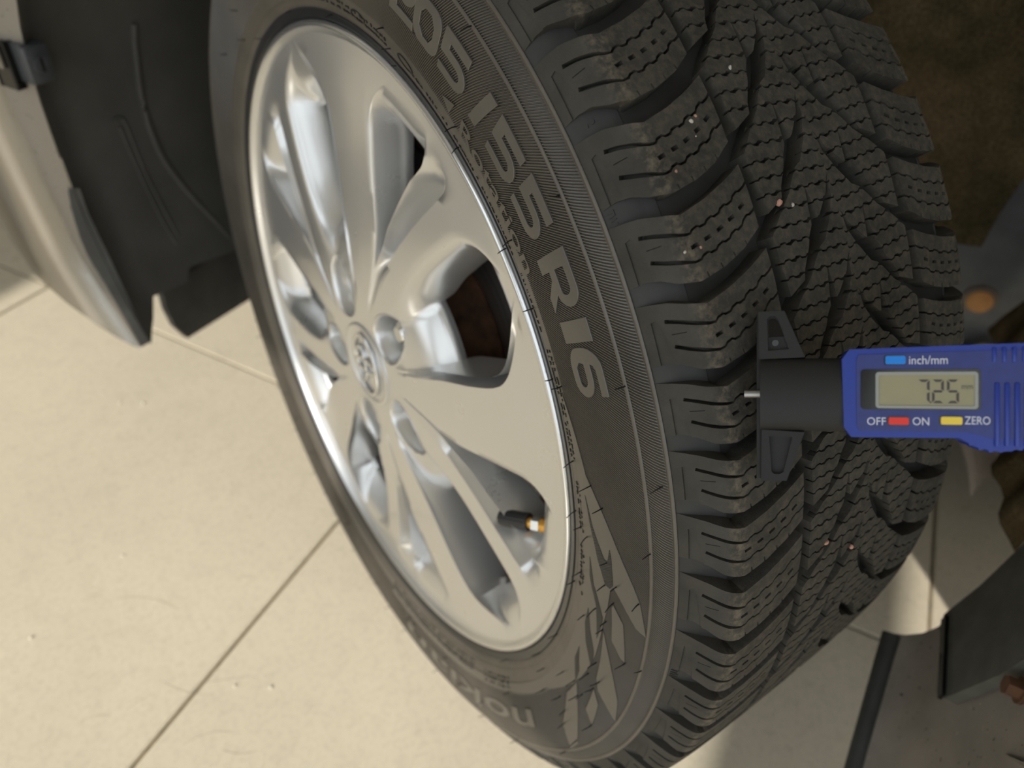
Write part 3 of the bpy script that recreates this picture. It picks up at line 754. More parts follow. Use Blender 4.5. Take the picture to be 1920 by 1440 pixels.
# rim ring and lip
lipp = [(-4.0, 210.3), (-3.7, 211.4), (-2.4, 212.6), (-.8, 213.7), (-.1, 214.4)]
revolve('rim_ring', [(w/1000, r/1000) for w, r in spline(lipp, 4)], MT['rim'], rim, 300, 80)
lip2 = [(-.1, 214.3), (.45, 215.0), (.45, 216.0), (0, 217.0), (-1.2, 217.8), (-4.4, 218.0), (-8, 217.8), (-12, 216.6)]
revolve('rim_lip', [(w/1000, r/1000) for w, r in spline(lip2, 5)], MT['lip'], rim, 300, 80)
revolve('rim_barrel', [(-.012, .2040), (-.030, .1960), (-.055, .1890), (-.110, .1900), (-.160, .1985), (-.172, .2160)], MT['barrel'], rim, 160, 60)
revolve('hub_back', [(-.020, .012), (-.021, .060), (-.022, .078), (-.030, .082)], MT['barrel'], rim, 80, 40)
# lug recesses
def surf_w(r, t):
    sec = sector(r); tt = [q[0] for q in sec] + [sec[0][0] + 72]; ww = [q[1] for q in sec] + [sec[0][1]]
    t = (t - sec[0][0]) % 72 + sec[0][0]
    return float(np.interp(t, tt, ww))
for s in range(5):
    t0_ = (53 + 72*s) * D2R; V = []; F_ = []; n = 40
    levels = [(1.07, .05), (1.03, .35), (.985, -.2), (.94, -2.5), (.86, -16), (.80, -24)]
    for q, (sc, dz) in enumerate(levels):
        for k in range(n):
            a_ = 2*PI*k/n; ax = 21.6; dx = ax*sc*math.cos(a_); dy = 16.0*sc*math.sin(a_)*(1 - .16*math.cos(a_))
            r = 57 + dx; th = t0_ + dy / r
            V.append(P((surf_w(r, math.degrees(th)) + dz if q < 4 else -16.0 if q == 4 else -24.0) / 1000, r/1000, th))
    for q in range(len(levels)-1):
        for k in range(n): F_.append((q*n+k, q*n+(k+1) % n, (q+1)*n+(k+1) % n, (q+1)*n+k))
    F_.append(tuple((len(levels)-1)*n + k for k in range(n)))
    mesh('lug_recess', V, F_, MT['rim'], rim, sm=60)
    b = bmesh.new(); c = Vector(P(-.022, .0575, t0_)); e = Vector(P(-.003, .0575, t0_))
    addcyl(b, c, c + (e-c)*.78, .0098, .0098, 6); addcyl(b, c + (e-c)*.78, e, .0085, .0050, 20); addcyl(b, c + Vector((.0, 0, 0)), c + (e-c)*.18, .0125, .0125, 24)
    frombm('lug_nut', b, MT['nut'], wheel, sm=40, bevel=.0008)
# centre cap with oval emblem
capr = [(3.2, 31.5), (4.6, 31.2), (5.2, 30.2), (5.3, 29.0), (4.9, 27.6), (3.6, 26.4), (3.3, 25), (3.6, 12), (3.7, 0.05)]
cap = revolve('centre_cap', [(w/1000, r/1000) for w, r in capr], MT['rim'], wheel, 90, 40)
def oval(cx, cy, rx, ry, n=44): return [(cx + rx*math.cos(2*PI*k/n), cy + ry*math.sin(2*PI*k/n)) for k in range(n)]
for cx, cy, rx, ry, tk in ((0, 0, 24.5, 17.0, 2.8), (0, 5.6, 14.5, 6.8, 2.2), (0, 0.2, 6.0, 15.6, 2.3)):
    b = curve_bm(poly_curve([oval(cx, cy, rx, ry), oval(cx, cy, rx - tk, ry - tk*.8)], 0.8, 0.3))
    ca, sa = math.cos(75*D2R), math.sin(75*D2R)
    for v in b.verts:
        x, y = v.co.x, v.co.y; yy = x*ca + y*sa; zz = x*sa - y*ca
        v.co = Vector((-(4.6 + v.co.z)/1000, yy/1000, zz/1000))
    frombm('emblem_oval', b, MT['lip'], cap, sm=40)
# valve
b = bmesh.new(); th = 178*D2R
vb = Vector(P(-.016, .188, 176*D2R)); ve = Vector(P(-.003, .157, 181*D2R)); d = (ve - vb)
addcyl(b, vb, vb + d*.22, .0048, .0042, 20); addcyl(b, vb + d*.2, vb + d*.55, .0034, .0034, 18)
valve = frombm('valve_stem', b, MT['brass'], wheel, sm=40); valve['label'] = 'brass valve stem'
b = bmesh.new(); addcyl(b, vb + d*.22, vb + d*.36, .0052, .0052, 6); frombm('valve_nut', b, MT['nut'], valve, sm=30)
b = bmesh.new(); c0 = vb + d*.46; n = 32; q = d.normalized().to_track_quat('Z', 'Y'); rings = []
for f, rad in ((0, .0046), (.04, .0052), (.86, .0049), (.97, .0044), (1, .0030)):
    rings.append([b.verts.new(c0 + d*.56*f + q @ Vector(((rad + (.00025 if k % 2 else 0)) * math.cos(2*PI*k/n), (rad + (.00025 if k % 2 else 0)) * math.sin(2*PI*k/n), 0))) for k in range(n)])
for A_, B_ in zip(rings, rings[1:]):
    for k in range(n): b.faces.new((A_[k], A_[(k+1) % n], B_[(k+1) % n], B_[k]))
b.faces.new(rings[0][::-1]); b.faces.new(rings[-1])
o = frombm('valve_cap', b, MT['caprub'], valve, sm=25); o['label'] = 'black knurled valve cap'

# ------------------------------------------------------------------ brake behind the spokes
def rev2(name, rows, mat, par, nth=120, sm=40):
    V = [P(w, r, 2*PI*k/nth) for w, r in rows for k in range(nth)]
    return mesh(name, V, gridfaces(len(rows), nth, True), mat, par, sm=sm)
brake = rev2('brake_disc', [(-.060, .080), (-.060, .136), (-.061, .1375), (-.080, .1375), (-.081, .136), (-.081, .080)], MT['disc'], WHEEL)
brake['label'] = 'worn grooved brake disc behind the spokes'
rev2('disc_bell', [(-.030, .012), (-.032, .070), (-.035, .074), (-.060, .078), (-.060, .082)], MT['rust'], brake)
rev2('brake_shield', [(-.090, .040), (-.092, .150), (-.080, .158), (-.092, .160)], MT['rust'], brake)
def arcbox(name, r0, r1, t0_, t1_, w0_, w1_, mat, par, n=16):
    V = []
    for k in range(n+1):
        t = (t0_ + (t1_-t0_)*k/n)*D2R
        V += [P(w0_, r0, t), P(w0_, r1, t), P(w1_, r1, t), P(w1_, r0, t)]
    F_ = [(0, 1, 2, 3), tuple(4*n + q for q in (3, 2, 1, 0))]
    for k in range(n):
        for q in range(4): F_.append((4*k+q, 4*k+(q+1) % 4, 4*k+4+(q+1) % 4, 4*k+4+q))
    return mesh(name, V, F_, mat, par, sm=30)
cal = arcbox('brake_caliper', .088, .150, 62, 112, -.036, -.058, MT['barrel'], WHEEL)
arcbox('caliper_bridge', .139, .158, 66, 108, -.040, -.110, MT['rust'], cal)
arcbox('caliper_bracket', .120, .150, 40, 62, -.055, -.085, MT['rust'], cal)

# ------------------------------------------------------------------ car body round the wheel
def cmesh(name, pts, faces, mat, par=body, sm=40):  # pts in (F, L, z)
    V = [car(*q) - ORG for q in pts]; return mesh(name, V, faces, mat, par, sm=sm)
lipF = tab([.10, .159, .209, .251, .332, .375, .407, .50, .58, .66, .72], [.33, .354, .378, .395, .406, .411, .413, .405, .37, .30, .22])
inF = tab([.10, .16, .194, .251, .296, .343, .409, .442, .47, .55, .62, .70], [.33, .353, .366, .380, .388, .389, .388, .383, .374, .345, .30, .20])
zs = [.159, .168, .18, .195, .21, .23, .25, .275, .30, .33, .36, .39, .42, .45, .48, .52, .56, .60, .64, .68]
# bumper skin: lip, outside, wrap round to the front
plan = [(0.0, .040), (.003, .0435), (.010, .049), (.020, .055), (.034, .060), (.055, .060), (.085, .050), (.125, .025), (.18, -.03), (.24, -.11), (.29, -.22), (.31, -.35)]
def zlow(f): return float(np.interp(f, [0.0, .01, .03, .055, .12, .3], [.157, .170, .200, .222, .225, .215]))
pts = []
for k, (dF, L) in enumerate(plan):
    for z in zs:
        lo = zlow(dF); zz = lo + (z - zs[0]) / (zs[-1] - zs[0]) * (zs[-1] - lo)
        pts.append((lipF(zz) + dF, L, zz))
nz = len(zs)
cmesh('bumper_skin', pts, gridfaces(len(plan), nz), MT['paint'], sm=60)
pts = []
for s in (0, .12, .3, .6, 1):
    for z in zs:
        Fx = lipF(z)*(1-s) + inF(z)*s; L = .040 - .010*s - (.0012 if 0 < s < 1 else 0)
        pts.append((Fx + (0 if s else 0), L, z))
cmesh('arch_return', pts, gridfaces(5, nz), MT['paintin'], sm=50)
# worn black seal along the lower part of the return
pts = []
for s in (0, 1):
    for i, z in enumerate([q for q in np.linspace(.159, .318, 26)]):
        jag = .004 * abs(math.sin(i * 1.7)) + .003 * math.sin(i * .8)
        top = float(np.interp(z, [.159, .20, .27, .318], [.85, .62, .62, .15]))
        Fx = lipF(z)*(1-(1-top)) + 0; Fa = lipF(z) + (inF(z) - lipF(z)) * (1 - top + jag * 12 if s == 0 else 1.5)
        pts.append((Fa - .0012, .040 - .010*(1 - top if s == 0 else 1.3) + .0008, z))
cmesh('lip_seal', pts, gridfaces(2, 26), MT['blackpl'], sm=30)
# front liner
Ls = [.031, .026, .018, .008, -.004, -.02, -.034, -.046, -.056, -.07, -.09, -.12, -.16, -.21, -.27, -.30]
zb = tab([-.30, -.15, -.056, -.046, -.004, .008, .020, .031], [.170, .178, .192, .180, .187, .170, .163, .158])
nzz = 26; pts = []
for L in Ls:
    for k in range(nzz):
        z = zb(L) + (.70 - zb(L)) * (k / (nzz-1)) ** 1.0
        rec = -.004 + .012 * min(1, max(0, (.031 - L) / .02))
        bulge = .004 * math.exp(-((L + .11) / .03) ** 2) * (z < .45)
        pts.append((inF(z) + rec - bulge, L, z))
liner = cmesh('arch_liner', pts, gridfaces(len(Ls), nzz), MT['liner'], sm=50)
# raised mouldings on the liner
def tubecar(name, P_, rad, mat, par):
    b = bmesh.new(); addtube(b, [car(*q) - ORG for q in P_], rad, 8); return frombm(name, b, mat, par, sm=60)
crv = [(-.080, .425), (-.074, .39), (-.070, .36), (-.072, .32), (-.080, .288), (-.095, .25), (-.112, .213), (-.122, .187)]
tubecar('moulded_rib', [(inF(z) + .006, L, z) for L, z in spline(crv, 4)], .0028, MT['liner'], liner)
for q in ([(-.036, .352), (-.046, .350), (-.050, .32), (-.055, .27), (-.060, .225)], [(-.040, .345), (-.046, .30), (-.050, .25), (-.054, .22)]):
    tubecar('moulded_rib', [(inF(z) + .0075, L, z) for L, z in spline(q, 4)], .0014, MT['liner'], liner)
pts = [(inF(.185) + .004 + d_, L, z) for d_ in (0, .006) for L, z in ((.004, .188), (-.044, .181), (-.056, .193), (-.15, .179), (-.15, .172), (-.056, .186), (-.044, .174), (.004, .181))]
# spoiler plate in front of the wheel
pl = [(-.037, .166), (-.150, .160), (-.165, .156), (-.172, .076), (-.160, .078), (-.052, .087), (-.040, .112), (-.036, .138)]
n = len(pl); pts = [(.400, L, z) for L, z in pl] + [(.408, L, z) for L, z in pl]
cmesh('air_deflector', pts, [tuple(range(n)), tuple(range(2*n-1, n-1, -1))] + [(i, (i+1) % n, n + (i+1) % n, n + i) for i in range(n)], MT['blackpl'], sm=30)
# clip with slotted screw on the return flange
ck = empty('clip_frame')
bpy.data.objects.remove(ck, do_unlink=True)
b = bmesh.new()
cF, cL, cz = .387, .034, .424
def clipbox(F0, F1, L0, L1, z0, z1): 
    vs = addbox(b, F0, F1, L0, L1, z0, z1)
    for v in vs: v.co = car(v.co.x, v.co.y, v.co.z) - ORG
clipbox(cF - .013, cF - .006, cL - .016, cL + .004, cz - .014, cz + .014)
clipbox(cF - .008, cF + .012, cL - .014, cL + .001, cz - .0135, cz + .0135)
clip = frombm('liner_clip', b, MT['clip'], body, bevel=.0012)
b = bmesh.new(); c = car(cF - .0125, cL - .006, cz) - ORG; addcyl(b, c, c - FV * .0022, .0062, .0058, 24)
sc_ = frombm('screw_head', b, MT['clip'], clip, bevel=.0005)
b = bmesh.new(); c2_ = c - FV * .0021
vs = addbox(b, -.0007, .0007, -.0008, .0008, -.0048, .0048)
for v in vs: v.co = c2_ + FV * v.co.x + LV * v.co.y + UP * v.co.z
frombm('screw_slot', b, MT['gpanel'], clip)
b = bmesh.new()
vs = addbox(b, cF + .006, cF + .024, cL - .0005, cL + .0065, cz - .020, cz + .014)
for v in vs: v.co = car(v.co.x, v.co.y, v.co.z) - ORG
frombm('clip_window', b, MT['gpanel'], clip, bevel=.001)
b = bmesh.new()
vs = addbox(b, cF + .012, cF + .021, cL + .001, cL + .0085, cz - .004, cz + .012)
for v in vs: v.co = car(v.co.x, v.co.y, v.co.z) - ORG
frombm('clip_tongue', b, MT['paintin'], clip, bevel=.001)
# fender above the wheel (outside the frame) and the rear end of the arch
pts = []
angs = np.linspace(38, 180, 40)
for rr_, L in ((.405, .034), (.412, .050), (.43, .066), (.47, .082), (.56, .092)):
    for a_ in angs:
        pts.append((rr_ * math.cos(a_*D2R) * .99, L + .045 * max(0, -math.cos(a_*D2R)), .33 + rr_ * math.sin(a_*D2R)))
cmesh('fender', pts, gridfaces(5, len(angs)), MT['paint'], sm=60)
# rear sill end: dusty flange and dark plate with a bolt
rprof = [(-.352, .150), (-.362, .158), (-.370, .172), (-.374, .188), (-.378, .21), (-.383, .24), (-.389, .275), (-.396, .32), (-.403, .38), (-.408, .46)]
def rlin(z): return float(np.interp(z, [q[1] for q in rprof], [q[0] for q in rprof]))
pts = []
Lrear = [.022, .030, .045, .065, .085, .105, .125, .142, .148]
for L in Lrear:
    dz = -.52 * (L - .022)                             # lower edge drops outwards
    for F_, z in rprof:
        zz = z + (dz + .030) * max(0, 1 - (z - .15) / .09)
        pts.append((F_, L, zz))
cmesh('sill_flange', pts, gridfaces(len(Lrear), len(rprof)), MT['sill'], sm=50)
# rolled dark lip along the lower edge
tub = [(-.353 - .002, L, .150 - .52*(L - .022) + .030) for L in Lrear]
b = bmesh.new(); addtube(b, [car(*q) - ORG for q in tub], .0065, 10); frombm('flange_lip', b, MT['blackpl'], body, sm=60)
pl = [(.025, .226), (.034, .2205), (.045, .2255), (.060, .222), (.084, .221), (.091, .228), (.096, .275), (.097, .42), (.0, .42), (.012, .31), (.022, .26)]
n = len(pl); pts = [(rlin(z) + .010, L, z) for L, z in pl] + [(rlin(z) + .002, L, z) for L, z in pl]
plo = cmesh('arch_plate', pts, [tuple(range(n)), tuple(range(2*n-1, n-1, -1))] + [(i, (i+1) % n, n + (i+1) % n, n + i) for i in range(n)], MT['plate'], sm=30)
b = bmesh.new(); vs = addbox(b, -.0012, .0012, -.030, .030, -.003, .003)
q0 = car(rlin(.226) + .0105, .060, .2275) - ORG
for v in vs: v.co = q0 + FV*v.co.x + (LV*.99 + UP*(-.02))*v.co.y + UP*v.co.z
frombm('plate_slot', b, MT['gpanel'], plo)
b = bmesh.new(); c = car(rlin(.285) + .004, .107, .284) - ORG
addcyl(b, c, c + FV*.009, .0055, .0055, 6); addcyl(b, c, c + FV*.002, .0075, .0075, 20)
frombm('rusty_bolt', b, MT['rust'], plo, bevel=.0008)
# outer sill paint behind the arch
pts = []
for k, (F_, L) in enumerate(((-.386, .147), (-.392, .153), (-.405, .157), (-.43, .160), (-.48, .162), (-.54, .163), (-.95, .163))):
    zl = float(np.interp(-F_, [.38, .43, .48, .54, .9], [.262, .283, .232, .20, .19]))
    for s_ in (0, .04, .1, .2, .35, .6, 1):
        z = zl + (.70 - zl) * s_; pts.append((F_ - (.01 if z > .4 else 0), L - (.012 if s_ == 0 else 0), z))
cmesh('sill_panel', pts, gridfaces(7, 7), MT['paint'], sm=60)

# felt inner lining of the arch (rear half) and the inner wing
pts = []; Lf = np.linspace(-.02, -.30, 30); na = 46
for i, L in enumerate(Lf):
    for k in range(na):
        a_ = (190 - 118 * k / (na-1)) * D2R if False else (192 - 124 * k / (na-1)) * D2R
        rr_ = .400 + .0035 * math.sin(13*L*10 + 5*a_) + .004 * math.sin(23*a_ + 31*L) + rnd.uniform(-.0012, .0012)
        F_ = rr_ * math.cos(a_); z = .345 + rr_ * math.sin(a_)
        edge = max(0, (k < 1)) * .0
        pts.append((F_, L, z))
felt = cmesh('felt_lining', pts, gridfaces(30, na), MT['felt'], sm=80)
pts = []; nF = 40; nZ = 34
for i in range(nF):
    for k in range(nZ):
        F_ = -.345 + .70 * i/(nF-1); z = .335 + .40 * k/(nZ-1) + .0
        z += max(0, (F_ + .345) * -.25)
        cr = .006*math.sin(38*F_ + 21*z) + .005*math.sin(61*z - 17*F_ + 2*math.sin(30*F_)) + rnd.uniform(-.001, .001)
        pts.append((F_, -.300 + cr, z))
cmesh('inner_felt', pts, gridfaces(nF, nZ), MT['felt'], body, sm=80)
b = bmesh.new(); vs = addbox(b, -.62, -.20, -.330, -.318, .13, .46)
for v in vs: v.co = car(v.co.x, v.co.y, v.co.z) - ORG
iw = frombm('inner_wing', b, MT['bodym'], body, bevel=.003)
b = bmesh.new(); c = car(-.372, -.318, .275) - ORG
addcyl(b, c - LV*.001, c + LV*.003, .017, .0145, 32); frombm('drain_rim', b, MT['muddy'], iw, sm=50)
b = bmesh.new(); addcyl(b, c + LV*.001, c + LV*.0045, .0118, .0110, 32); frombm('drain_plug', b, MT['plug'], iw, sm=50)
pts = []
for i in range(12):
    for k in range(8):
        F_ = -.36 - .11*i/11; z = .235 - .10*k/7 - .25*(i/11 - .4)**2
        pts.append((F_, -.300 + .016*math.sin(k*.8) + .004*math.sin(i*1.3), z + .01*math.sin(i*.6)))
cmesh('muddy_bracket', pts, gridfaces(12, 8), MT['muddy'], body, sm=60)

b = bmesh.new(); addbox(b, -1.6, .62, -1.55, -.335, .205, .235)
for v in b.verts: v.co = car(v.co.x, v.co.y, v.co.z) - ORG
frombm('underbody', b, MT['blackpl'], body, sm=None)
# ------------------------------------------------------------------ tread depth gauge
gauge = empty('tread_depth_gauge')
ex = Vector((0.6041838, -0.73683582, 0.30337256)); ey = Vector((0.34239803, 0.58384023, 0.73613462)); ez = ex.cross(ey)
g0 = Vector((0.01645635, -0.26989065, 0.48752514))
gauge.matrix_world = Matrix(((ex.x, ey.x, ez.x, g0.x), (ex.y, ey.y, ez.y, g0.y), (ex.z, ey.z, ez.z, g0.z), (0, 0, 0, 1)))
prop(gauge, 'blue digital tread depth gauge with black foot showing 7.25 held against the tyre', 'gauge')
MM = .001
def gb(name, b, mat, par=gauge, bevel=None, segs=2, sm=35):
    for v in b.verts: v.co = v.co * MM
    return frombm(name, b, mat, par, sm=sm, bevel=bevel * MM if bevel else None, segs=segs)
def wing(sgn):
    if sgn > 0: return [(-1.3, 12.0), (13.4, 12.6), (6.9, 28.4), (-1.5, 28.4)]
    return [(-.4, -12.0), (13.2, -12.6), (7.6, -29.2), (-.6, -29.6)]
foot = None
for sgn in (1, -1):
    w_ = wing(sgn)
    b = bmesh.new(); addprism(b, w_, -15, -6.2)
    o = gb('foot_wing', b, MT['gblack'], bevel=.7)
    # raised rim round a recess
    if sgn > 0:
        hole = [(1.7, 14.9), (8.3, 15.4), (4.9, 25.6), (3.9, 26.6), (2.2, 26.6), (1.3, 25.6)]
    else:
        hole = [(2.0, -14.2), (9.4, -14.4), (6.6, -26.2), (5.4, -27.0), (3.6, -27.0), (2.8, -26.2)]
    outer = w_
    ob = curve_bm(poly_curve([outer, hole], 1.0))
    for v in ob.verts: v.co.z += -5.2
    gb('wing_rim', ob, MT['gblack'], o)
    if sgn > 0:
        b = bmesh.new(); addprism(b, [(1.9, 19.6), (7.0, 19.8), (4.7, 25.2), (3.8, 26.0), (2.4, 26.0), (1.7, 25.2)], -6.4, -6.15); gb('wing_hole', b, MT['gpanel'], o)
        b = bmesh.new(); addcyl(b, (4.0, 17.6, -6.5), (4.0, 17.6, -5.2), 1.15, 1.1, 20); gb('wing_pin', b, MT['clip'], o)
b = bmesh.new()
prf = [(-12.2, -15), (-12.2, -5)] + [(12.2*math.sin((-90 + 180*k/12)*D2R) * 1.0, -5 + 4.4*math.cos((-90 + 180*k/12)*D2R)) for k in range(1, 12)] + [(12.2, -5), (12.2, -15)]
A = [b.verts.new((-.9, y, z)) for y, z in prf]; B_ = [b.verts.new((26, y, z)) for y, z in prf]
for i in range(len(prf)): b.faces.new((A[i], A[(i+1) % len(prf)], B_[(i+1) % len(prf)], B_[i]))
b.faces.new(A[::-1]); b.faces.new(B_)
gb('gauge_stem', b, MT['gblack'], bevel=.6, sm=40)
b = bmesh.new(); addbox(b, -2.2, -.2, -29.4, 28.2, -15.5, -9); gb('sole_plate', b, MT['gblack'], bevel=.3)
b = bmesh.new(); addcyl(b, (-6.2, .15, -8.5), (0, .15, -8.5), 1.45, 1.45, 20); gb('probe_pin', b, MT['pin'], bevel=.25)
out = [(24.4, 11.6), (26.6, 14.8), (50, 15.4), (75, 16.0), (92, 16.4), (104, 15), (108, 10), (108, -10), (104, -15), (92, -16.6), (80, -16.0), (74.6, -15.9), (70, -17.0), (66.5, -17.0), (62.1, -15.9), (57.8, -13.2), (27.2, -13.6), (25.0, -10.4)]
b = bmesh.new(); addprism(b, out, -18, -0.2); gbody = gb('gauge_body', b, MT['gblue'], bevel=1.7, segs=3)
face = [(28.6, 11.0), (29.4, 13.0), (50, 13.5), (75, 14.0), (92, 14.3), (102, 13), (105, 9), (105, -9), (102, -13), (92, -14.0), (66, -13.0), (60, -11.4), (29.6, -11.6), (28.8, -9.8)]
b = bmesh.new(); addprism(b, face, -.4, .12); gb('face_panel', b, MT['gdark'], gbody, bevel=.12)
b = curve_bm(poly_curve([rrect(29.9, -4.6, 63.4, 8.3, 1.2)], .12)); 
for v in b.verts: v.co.z += .2
lcdp = gb('display_window', b, MT['gpanel'])
b = curve_bm(poly_curve([rrect(34.2, -4.1, 62.6, 7.4, 1.0), rrect(35.1, -3.3, 61.7, 6.5, .6)], .22))
for v in b.verts: v.co.z += .45
gb('display_frame', b, MT['lcdf'], lcdp, bevel=None)
b = bmesh.new(); addprism(b, rrect(34.9, -3.5, 61.9, 6.7, .6), .30, .36); gb('display_glass', b, MT['lcd'], lcdp)
# seven-segment digits
def seg7(x0, x1, y0, y1, on, b):
    t = .78; ym = (y0 + y1) / 2; sh = .42
    S = {'a': [(x0+.25, y1), (x1-.25, y1), (x1-.25-t, y1-t), (x0+.25+t, y1-t)], 'd': [(x0+.25, y0), (x1-.25, y0), (x1-.25-t, y0+t), (x0+.25+t, y0+t)],
         'g': [(x0+.3, ym), (x0+.3+t/2, ym+t/2), (x1-.3-t/2, ym+t/2), (x1-.3, ym), (x1-.3-t/2, ym-t/2), (x0+.3+t/2, ym-t/2)],
         'b': [(x1, y1-.2), (x1, ym+.2), (x1-t, ym+.2+t*.6), (x1-t, y1-.2-t)], 'c': [(x1, y0+.2), (x1, ym-.2), (x1-t, ym-.2-t*.6), (x1-t, y0+.2+t)],
         'f': [(x0, y1-.2), (x0, ym+.2), (x0+t, ym+.2+t*.6), (x0+t, y1-.2-t)], 'e': [(x0, y0+.2), (x0, ym-.2), (x0+t, ym-.2-t*.6), (x0+t, y0+.2+t)]}
    for k in on: addprism(b, [(x + (y - ym)*.0, y) for x, y in S[k]], .37, .42)
b = bmesh.new(); seg7(46.2, 49.5, -2.4, 5.0, 'abc', b); gb('digit', b, MT['seg'], lcdp)
b = bmesh.new(); seg7(50.1, 53.4, -2.4, 5.0, 'abged', b); gb('digit', b, MT['seg'], lcdp)
b = bmesh.new(); seg7(54.2, 57.5, -2.4, 5.0, 'afgcd', b); gb('digit', b, MT['seg'], lcdp)
b = bmesh.new(); addprism(b, [(49.5, -2.4), (49.95, -2.4), (49.95, -1.9), (49.5, -1.9)], .37, .42); gb('decimal_point', b, MT['seg'], lcdp)
def gtext(name, txt, x0, x1, y0, y1, z, mat, par):
    b = curve_bm(text_curve(txt, 10, .03)); xs = [v.co.x for v in b.verts]; ys = [v.co.y for v in b.verts]
    X0, X1, Y0, Y1 = min(xs), max(xs), min(ys), max(ys)
    for v in b.verts: v.co = Vector((x0 + (v.co.x - X0)/(X1-X0)*(x1-x0), y0 + (v.co.y - Y0)/(Y1-Y0)*(y1-y0), z + v.co.z))
    return gb(name, b, mat, par, sm=None)
gtext('unit_lettering', 'mm', 58.2, 61.2, 2.0, 3.2, .39, MT['seg'], lcdp)
gtext('inch_mm_lettering', 'inch/mm', 43.8, 54.5, 9.8, 12.5, .14, MT['ink'], gbody)
gtext('off_lettering', 'OFF', 31.8, 37.2, -9.6, -7.1, .14, MT['ink'], gbody)
gtext('on_lettering', 'ON', 44.8, 49.4, -9.4, -6.9, .14, MT['ink'], gbody)
gtext('zero_lettering', 'ZERO', 59.1, 65.9, -8.9, -6.4, .14, MT['ink'], gbody)
for nm, x0, x1, y0, y1, mt in (('blue_button', 37.0, 42.7, 9.9, 12.5, 'bblue'), ('red_button', 37.9, 43.6, -9.3, -7.0, 'bred'), ('yellow_button', 52.5, 58.3, -9.0, -6.6, 'byel')):
    b = bmesh.new(); addprism(b, rrect(x0 - .35, y0 - .35, x1 + .35, y1 + .35, .6), .1, .16); gb('button_gap', b, MT['gpanel'], gbody)
    b = bmesh.new(); addprism(b, rrect(x0, y0, x1, y1, .5), 0, .95); gb(nm, b, MT[mt], gauge, bevel=.3)
for k in range(12):
    x = 67.0 + k * 2.6
    b = bmesh.new(); yl = float(np.interp(x, [66, 75, 92, 100], [-15.6, -15.2, -15.4, -14]))
    addbox(b, x, x + 1.3, yl, 4.0 if k < 9 else 2, -.2, .75); gb('grip_rib', b, MT['gblue'], gbody, bevel=.35)
    if k < 9:
        b = bmesh.new(); addbox(b, x - .6, x + .5, 10.2, 14.8, -.2, .55); gb('grip_rib', b, MT['gblue'], gbody, bevel=.3)
for k in range(7):
    b = bmesh.new(); y = -15.0; x = 60.5 + k * 2.6
    yb = float(np.interp(x, [57.8, 62.1, 66.5, 74, 80], [-13.2, -15.9, -17.0, -15.9, -16]))
    addbox(b, x, x + 1.4, yb - .7, yb + 1.0, -16, -1.5); gb('side_rib', b, MT['gblue'], gbody, bevel=.3)

# ------------------------------------------------------------------ grit in the tread, lint and crumbs on the floor
def stone(name, c, rad, mat, seed, label, cat, group=None):
    b = bmesh.new(); bmesh.ops.create_icosphere(b, subdivisions=2, radius=1); rr_ = random.Random(seed)
    ax = Vector((rr_.uniform(.8, 1.3), rr_.uniform(.7, 1.1), rr_.uniform(.6, .9)))
    for v in b.verts: v.co = Vector((v.co.x*ax.x, v.co.y*ax.y, v.co.z*ax.z)) * rad * rr_.uniform(.88, 1.1)
    o = frombm(name, b, mat, None, sm=25); o.location = c; o.rotation_euler = (rr_.uniform(0, 3), rr_.uniform(0, 3), 0)
    prop(o, label, cat, group); return o
Rw = Matrix.Rotation(.01302, 3, 'Y')
PEB = [(128.72, 48.12, .0017, 'A'), (128.44, 50.82, .0013, 'B'), (131.59, 32.74, .0014, 'B'), (125.71, 78.04, .0016, 'A'), (135.51, 75.12, .0025, 'B'), (135.94, 81.71, .0015, 'A'), (162.36, 79.1, .0026, 'B'), (165.02, 100.58, .0020, 'B'), (136.54, 25.09, .0014, 'A'), (136.59, 31.74, .0012, 'B'), (129.77, 47.09, .0009, 'A')]
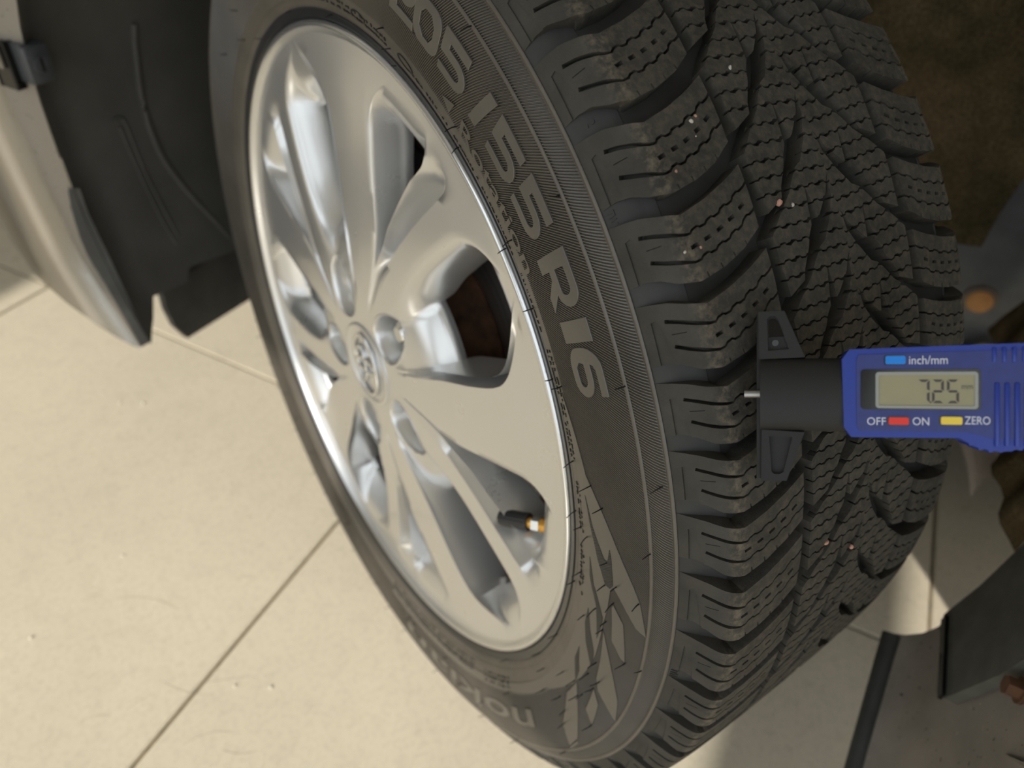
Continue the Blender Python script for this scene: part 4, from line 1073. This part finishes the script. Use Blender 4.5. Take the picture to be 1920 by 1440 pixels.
PLAB = ['white pebble wedged in a zigzag sipe of the upper shoulder blocks', 'pinkish chip touching the white pebble in the upper sipe', 'orange brown chip on the lower sipe of the third shoulder block', 'pale pebble on the upper centre block of the tread',
        'large pink pebble at the groove junction above the gauge', 'small pale pebble just right of the large pink pebble above the gauge', 'largest pink pebble in the tread below the gauge', 'second pink pebble below the gauge, nearer the inner edge',
        'pale chip on the worn edge of the block above the gauge foot', 'brown chip in a pit of the block above the gauge foot', 'smallest pale speck beside the pit row of the upper shoulder block']
for i, (th, v, rad, c) in enumerate(PEB):
    w, r = tread(v / 1000, -.0002); q = HUB + Rw @ Vector(P(float(w), float(r), th * D2R))
    stone('pebble', q, rad * .55, MT['stone' + c], 20 + i, PLAB[i], 'pebble', 'grit caught in the tread')
LINT = [((-0.204, 0.0315), (-0.1734, -0.0022)), ((-0.1764, 0.0124), (-0.1405, -0.0041)), ((-0.2083, -0.0316), (-0.1698, -0.0431)), ((-0.182, -0.0511), (-0.1585, -0.0687)), ((-0.272, 0.0328), (-0.2495, 0.0243)), ((-0.2375, 0.0233), (-0.215, 0.0257)), ((-0.2231, 0.1385), (-0.1723, 0.0932)), ((-0.2463, 0.1519), (-0.2269, 0.1504)), ((-0.1164, 0.0997), (-0.0984, 0.0875))]
for i, (p0, p1) in enumerate(LINT):
    b = bmesh.new(); d = Vector(p1) - Vector(p0); nn = Vector((-d.y, d.x)); k = rnd.uniform(-.18, .18)
    pp = [Vector(p0) + d*t + nn*k*4*t*(1-t) for t in np.linspace(0, 1, 9)]
    addtube(b, [(q.x, q.y, .00015) for q in pp], [.00006] + [.00016]*7 + [.00006], 5)
    prop(frombm('fibre', b, MT['lint'], None), 'thin grey fibre lying on the pale floor tile', 'fibre', 'fibres on the floor')
for i, (x, y) in enumerate([(-0.1289, -0.0245), (-0.1547, -0.0064), (-0.1234, 0.3909), (-0.1459, 0.4053), (-0.2897, 0.1354), (-0.1996, 0.1822)]):
    stone('crumb', (x, y, .0014), .0014 if i % 2 == 0 else .0011, MT['crumb'], 60 + i, 'tiny pale crumb lying on the sunlit floor tile', 'crumb', 'crumbs on the floor')
